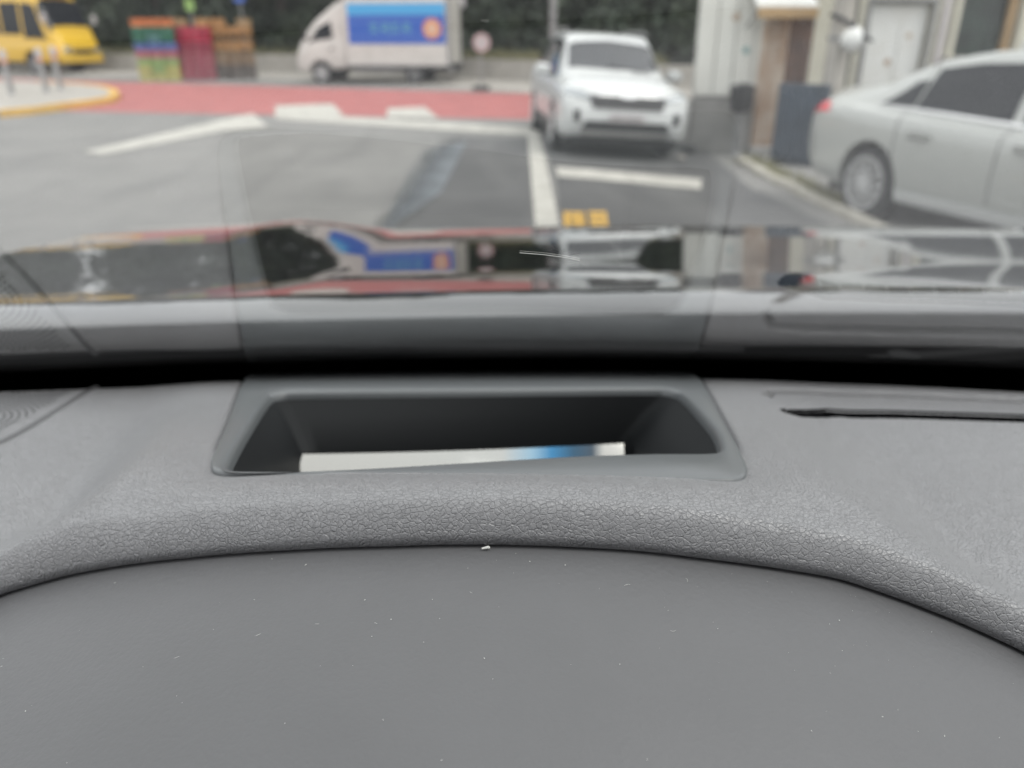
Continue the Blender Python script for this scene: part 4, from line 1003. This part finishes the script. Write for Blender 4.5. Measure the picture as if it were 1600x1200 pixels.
def hud():
    c = FI.mean(0); N_ = len(FO)
    yfar = FI[:, 1].max()
    def ring(P, dz): return [(p[0], p[1], plane_z(p[1])+dz) for p in P]
    def inset(P, d, toward): 
        t = toward-P; l = np.linalg.norm(t, axis=1)[:, None]; return P+t/l*d
    # deep end of the pit
    D = .030
    dz_ = lambda x, Y: plane_z(Y)-D
    bl = hit(478, 700, dz_); br = hit(985, 683, dz_)
    # bottom outline follows the opening, drawn in
    B_ = np.zeros_like(FI)
    x0, x1 = FI[:, 0].min(), FI[:, 0].max(); y0, y1 = FI[:, 1].min(), FI[:, 1].max()
    XL = [FI[FI[:, 1] < y0+.03, 0].min(), FI[FI[:, 1] > y1-.03, 0].min()]; XR = [FI[FI[:, 1] < y0+.03, 0].max(), FI[FI[:, 1] > y1-.03, 0].max()]
    for i, p in enumerate(FI):
        ty = (p[1]-y0)/(y1-y0); 
        xl_, xr_ = np.interp(p[1], [y0, y1], XL), np.interp(p[1], [y0, y1], XR)
        tx = np.clip((p[0]-xl_)/(xr_-xl_), 0, 1)
        B_[i] = (bl[0]+(br[0]-bl[0])*tx+(1-ty)*(.006*(1-tx)-.003*tx), y0+.012+((bl[1]*(1-tx)+br[1]*tx)-y0-.012)*ty)
    rings = [ring(FO, -.012), ring(FO, .0002), ring(inset(FO, .0008, c), .0012), ring(inset(FO, .002, c), .0016), ring(inset(FI, -.003, c), .0017), ring(inset(FI, -.0012, c), .0012), ring(FI, -.0004), ring(inset(FI, .0006, c), -.003)]
    vs = [v for r in rings for v in r]; fs = []
    for k in range(len(rings)-1):
        for i in range(N_): j = (i+1) % N_; fs.append((k*N_+i, k*N_+j, (k+1)*N_+j, (k+1)*N_+i))
    fr = mesh_obj('display_frame', vs, fs, M['frame'], OWN, True, 50)
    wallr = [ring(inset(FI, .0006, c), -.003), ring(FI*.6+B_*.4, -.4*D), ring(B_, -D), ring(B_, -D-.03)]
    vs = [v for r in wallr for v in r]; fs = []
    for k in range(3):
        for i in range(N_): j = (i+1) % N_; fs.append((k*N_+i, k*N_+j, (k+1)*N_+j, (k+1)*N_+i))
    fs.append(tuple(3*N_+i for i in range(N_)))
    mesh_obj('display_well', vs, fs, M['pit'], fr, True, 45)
    # projector mirror, tipped towards the driver
    a = hit(474, 711, dz_); b = hit(974, 694, dz_)
    mid = (a+b)/2; tilt = R(50)
    P = np.zeros((41, 13, 3))
    for i in range(41):
        for j in range(13):
            s, t = i/40, j/12; p = a+(b-a)*s; dd = .020*t
            corner = 0
            P[i, j] = (p[0]-(.004*(1-s)+.0*s)*t, p[1]-.001-corner-dd*math.cos(tilt), p[2]-dd*math.sin(tilt)+.0012*(2*s-1)**2)
    m = bpy.data.materials.new('mirror_painted_reflection'); m.use_nodes = True; t = m.node_tree; bs = t.nodes['Principled BSDF']  # sky reflection painted into the mirror colour as white, blue and navy bands
    bs.inputs['Metallic'].default_value = 1; bs.inputs['Roughness'].default_value = .06
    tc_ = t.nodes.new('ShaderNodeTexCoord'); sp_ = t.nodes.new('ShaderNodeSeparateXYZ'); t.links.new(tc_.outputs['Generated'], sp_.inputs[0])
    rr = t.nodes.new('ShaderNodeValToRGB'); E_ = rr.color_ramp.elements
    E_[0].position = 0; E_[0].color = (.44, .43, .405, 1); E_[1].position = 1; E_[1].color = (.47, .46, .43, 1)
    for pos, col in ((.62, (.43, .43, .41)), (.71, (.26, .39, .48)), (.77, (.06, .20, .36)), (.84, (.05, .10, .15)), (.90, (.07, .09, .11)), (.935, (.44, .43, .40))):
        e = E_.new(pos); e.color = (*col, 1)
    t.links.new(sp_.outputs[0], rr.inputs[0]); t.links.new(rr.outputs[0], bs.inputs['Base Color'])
    grid_obj('projector_mirror', P, m, fr)
hud()
AL = R(30); YB, ZB = 2.42*H, CAMH-1.02*H
def glass_pt(x, t, off=0, KG=.22):
    s = np.abs(x-.02)
    return (x, YB-KG*np.clip(s, 0, 9)**2-t*math.cos(AL)+off*math.sin(AL), ZB+t*math.sin(AL)+off*math.cos(AL)-0*s)
def windshield():
    xs = np.linspace(-.72, 1.0, 87); ts = np.linspace(-.12, 1.02, 40)
    P = np.array([[glass_pt(x, t) for t in ts] for x in xs]); w = grid_obj('windshield', P, M['glass'], OWN)
    ts = np.linspace(-.14, .050, 8)
    P = np.array([[glass_pt(x, t, .003) for t in ts] for x in xs]); grid_obj('black_band', P, M['frit'], w)
    # dark trough between dashboard and glass
    P = np.array([[(x, float(Yedge(x))-.012+k*.03, CAMH-H-.018-.006*k) for k in range(5)] for x in xs]); grid_obj('seal_strip', P, M['frit'], w)
    # hair scratches on the pane
    for pts in (((812, 395), (850, 398), (880, 402), (906, 407)), ((889, 399), (897, 397), (906, 396))):
        q = []
        for px, py in pts:
            d = ray(px, py); lo, hi = .05, 1.0
            for _ in range(50):
                mm = (lo+hi)/2; p = d*mm
                g = glass_pt(p[0], 0); tt = (g[1]-p[1])/math.cos(AL)
                if CAMH+p[2] < g[2]+tt*math.sin(AL): lo = mm
                else: hi = mm
            q.append(tuple(d*lo*.995+np.array([0, 0, CAMH])))
        MB().tube(q, .00009, 5).build('scratch', M['dust'] if len(pts) > 3 else M['black'], w)
windshield()
def hood():
    # slope of the sheet along the car, read from what it mirrors
    Ys = [.675, .69, .722, .737, .752, .86, .98, 1.2, 1.48, 1.58, 1.66, 1.72]; Sl = [-22, -6, -3, 3, 10.4, 9.4, 6.7, 6.9, 8.7, 14, 28, 50]
    yy = np.concatenate([np.linspace(.68, .80, 60), np.linspace(.80, 1.72, 120)[1:]]); sl = np.interp(yy, Ys, Sl)
    sl = np.convolve(np.pad(sl, 3, 'edge'), np.ones(7)/7, 'valid')
    z = np.concatenate([[0], -np.cumsum(np.tan(np.radians((sl[1:]+sl[:-1])/2))*np.diff(yy))])
    k = np.argmin(np.abs(yy-.72)); z = z-z[k]+CAMH-.72*math.tan(R(17.55))
    cx = .37; us = np.linspace(-1.03, 1.03, 250); P = np.zeros((250, len(yy), 3))
    for i, u in enumerate(us):
        a = abs(u)
        front = 1-.04*(a/1.0)**2.5
        back = .05*(a/1.0)**2
        Yv = .68-back+(yy-.68)*(front+.05*0)
        rise = .027*sstep(.58, .80, a)*sstep(.72, 1.1, yy)
        fall = 9*max(0, a-1.03)**2
        P[i, :, 0] = cx+u; P[i, :, 1] = Yv; P[i, :, 2] = z+rise-fall-.006*a*a
    lip = P[:, :1].copy(); low = lip.copy(); lip[..., 1] -= .004; lip[..., 2] -= .005; low[..., 1] -= .004; low[..., 2] -= .10
    hd_ = grid_obj('hood', P, M['hood'], OWN); grid_obj('hood_seal', np.concatenate([low, lip, P[:, :1]], 1), M['cowl'], hd_)
    xs = np.linspace(-.65, 1.39, 60); P = np.zeros((60, 10, 3))
    for i, x in enumerate(xs):
        for j in range(10): P[i, j] = (x, .46+.03*j, CAMH-.262-.0035*j+.004*math.sin(j*1.2))
    cw = grid_obj('cowl', P, M['cowl'], OWN)
    MB().tube([(.30, .60, CAMH-.252), (.6, .645, CAMH-.250), (1.05, .60, CAMH-.252)], [.009, .012, .006], 8).build('wiper_arm', M['cowl'], OWN, True)
    MB().tube([(-.6, .585, CAMH-.250), (-.2, .63, CAMH-.250), (.2, .62, CAMH-.250)], [.006, .01, .008], 8).build('wiper_arm', M['cowl'], OWN, True)
    MB().lathe([(.018, 0), (.018, .02), (.012, .028)], 14, 'Z', (.33, .60, CAMH-.270)).build('wiper_pivot', M['cowl'], OWN, True)
    # front of the car below the sheet, sides, and the cabin roof behind the glass
    MB().box((cx, 1.08, CAMH-.72), (1.86, 1.1, .62), bev=.06).build('front_body', M['hood'], OWN)
    P = np.array([[(x, -.41-1.3*j/8, CAMH+.325+.05*math.sin(j/8*math.pi)-.05*((x-cx)/.7)**2) for j in range(9)] for x in np.linspace(-.40, 1.14, 16)])
    MB().box((0, -.52, CAMH-.42), (.50, .16, .72), bev=.06).build('seat_back', M['pit'], OWN, True)
    MB().box((0, -.50, CAMH+.02), (.26, .10, .18), bev=.04).build('headrest', M['pit'], OWN, True)
    MB().box((cx, -1.70, CAMH-.35), (1.5, .10, 1.3), bev=.04).build('rear_bulkhead', M['pit'], OWN)
    for x in (-.62, 1.36): MB().box((x, -.85, CAMH-.75), (.08, 1.7, .9), bev=.03).build('door', M['pit'], OWN)
    o = grid_obj('roof', P, M['headliner'], OWN); md = o.modifiers.new('thickness', 'SOLIDIFY'); md.thickness = .03
hood()

# dust, lint on the cover and pad
def specks():
    b = MB(); r = random.Random(12)
    for _ in range(85):
        px, py = r.uniform(-50, 1650), 865+335*r.random()**1.7
        p = hit(px, py, coverz)
        if p[1] > float(Yseam(p[0]))-.002: continue
        s = r.choice([.00006, .00007, .00009, .00010, .00013, .00018]); a = r.random()*6.28; l = s*r.uniform(1, 3)
        e = Vector((math.cos(a), math.sin(a), 0)); n_ = Vector((-e.y, e.x, 0)); c = Vector((p[0], p[1], p[2]+.0002))
        b.add([c-e*l, c+n_*s, c+e*l, c-n_*s, c+Vector((0, 0, s))], [(0, 1, 4), (1, 2, 4), (2, 3, 4), (3, 0, 4)])
    for _ in range(8):
        px, py = r.uniform(0, 1600), r.uniform(880, 1150); p = hit(px, py, coverz)
        if p[1] > float(Yseam(p[0]))-.004: continue
        a = r.random()*6.28; L_ = r.uniform(.0004, .0012); c = Vector((p[0], p[1], p[2]+.00025)); bend = r.uniform(-.5, .5)
        pts = [c+Vector((math.cos(a+bend*t)*L_*t, math.sin(a+bend*t)*L_*t, 0)) for t in (-1, -.3, .4, 1)]
        b.tube(pts, [.00002, .00005, .00005, .00002], 4)
    for _ in range(5):
        px, py = r.uniform(1000, 1550), r.uniform(900, 1050)
        for k in range(9):
            p = hit(px+r.gauss(0, 45), py+r.gauss(0, 22), coverz)
            if p[1] > float(Yseam(p[0]))-.003: continue
            s = r.uniform(.00004, .0001); c = Vector((p[0], p[1], p[2]+.0002)); b.add([c+Vector((-s, 0, 0)), c+Vector((0, -s, 0)), c+Vector((s, 0, 0)), c+Vector((0, s, 0)), c+Vector((0, 0, s))], [(0, 1, 4), (1, 2, 4), (2, 3, 4), (3, 0, 4)])
    stuff(b.build('dust', M['dust']))
    p = hit(759, 858, coverz); c = Vector((p[0], p[1]-.0006, p[2]+.0007))
    tag(MB().tube([c+Vector((-.0013, -.0001, 0)), c+Vector((-.0003, 0, .0002)), c+Vector((.0009, 0, .0005)), c+Vector((.0014, 0, .0003))], [.0003, .0004, .00055, .0003], 8).build('lint_crumb', M['dust'], None, True), 'tiny white crumb lying at the seam of the instrument cover', 'crumb')
specks()
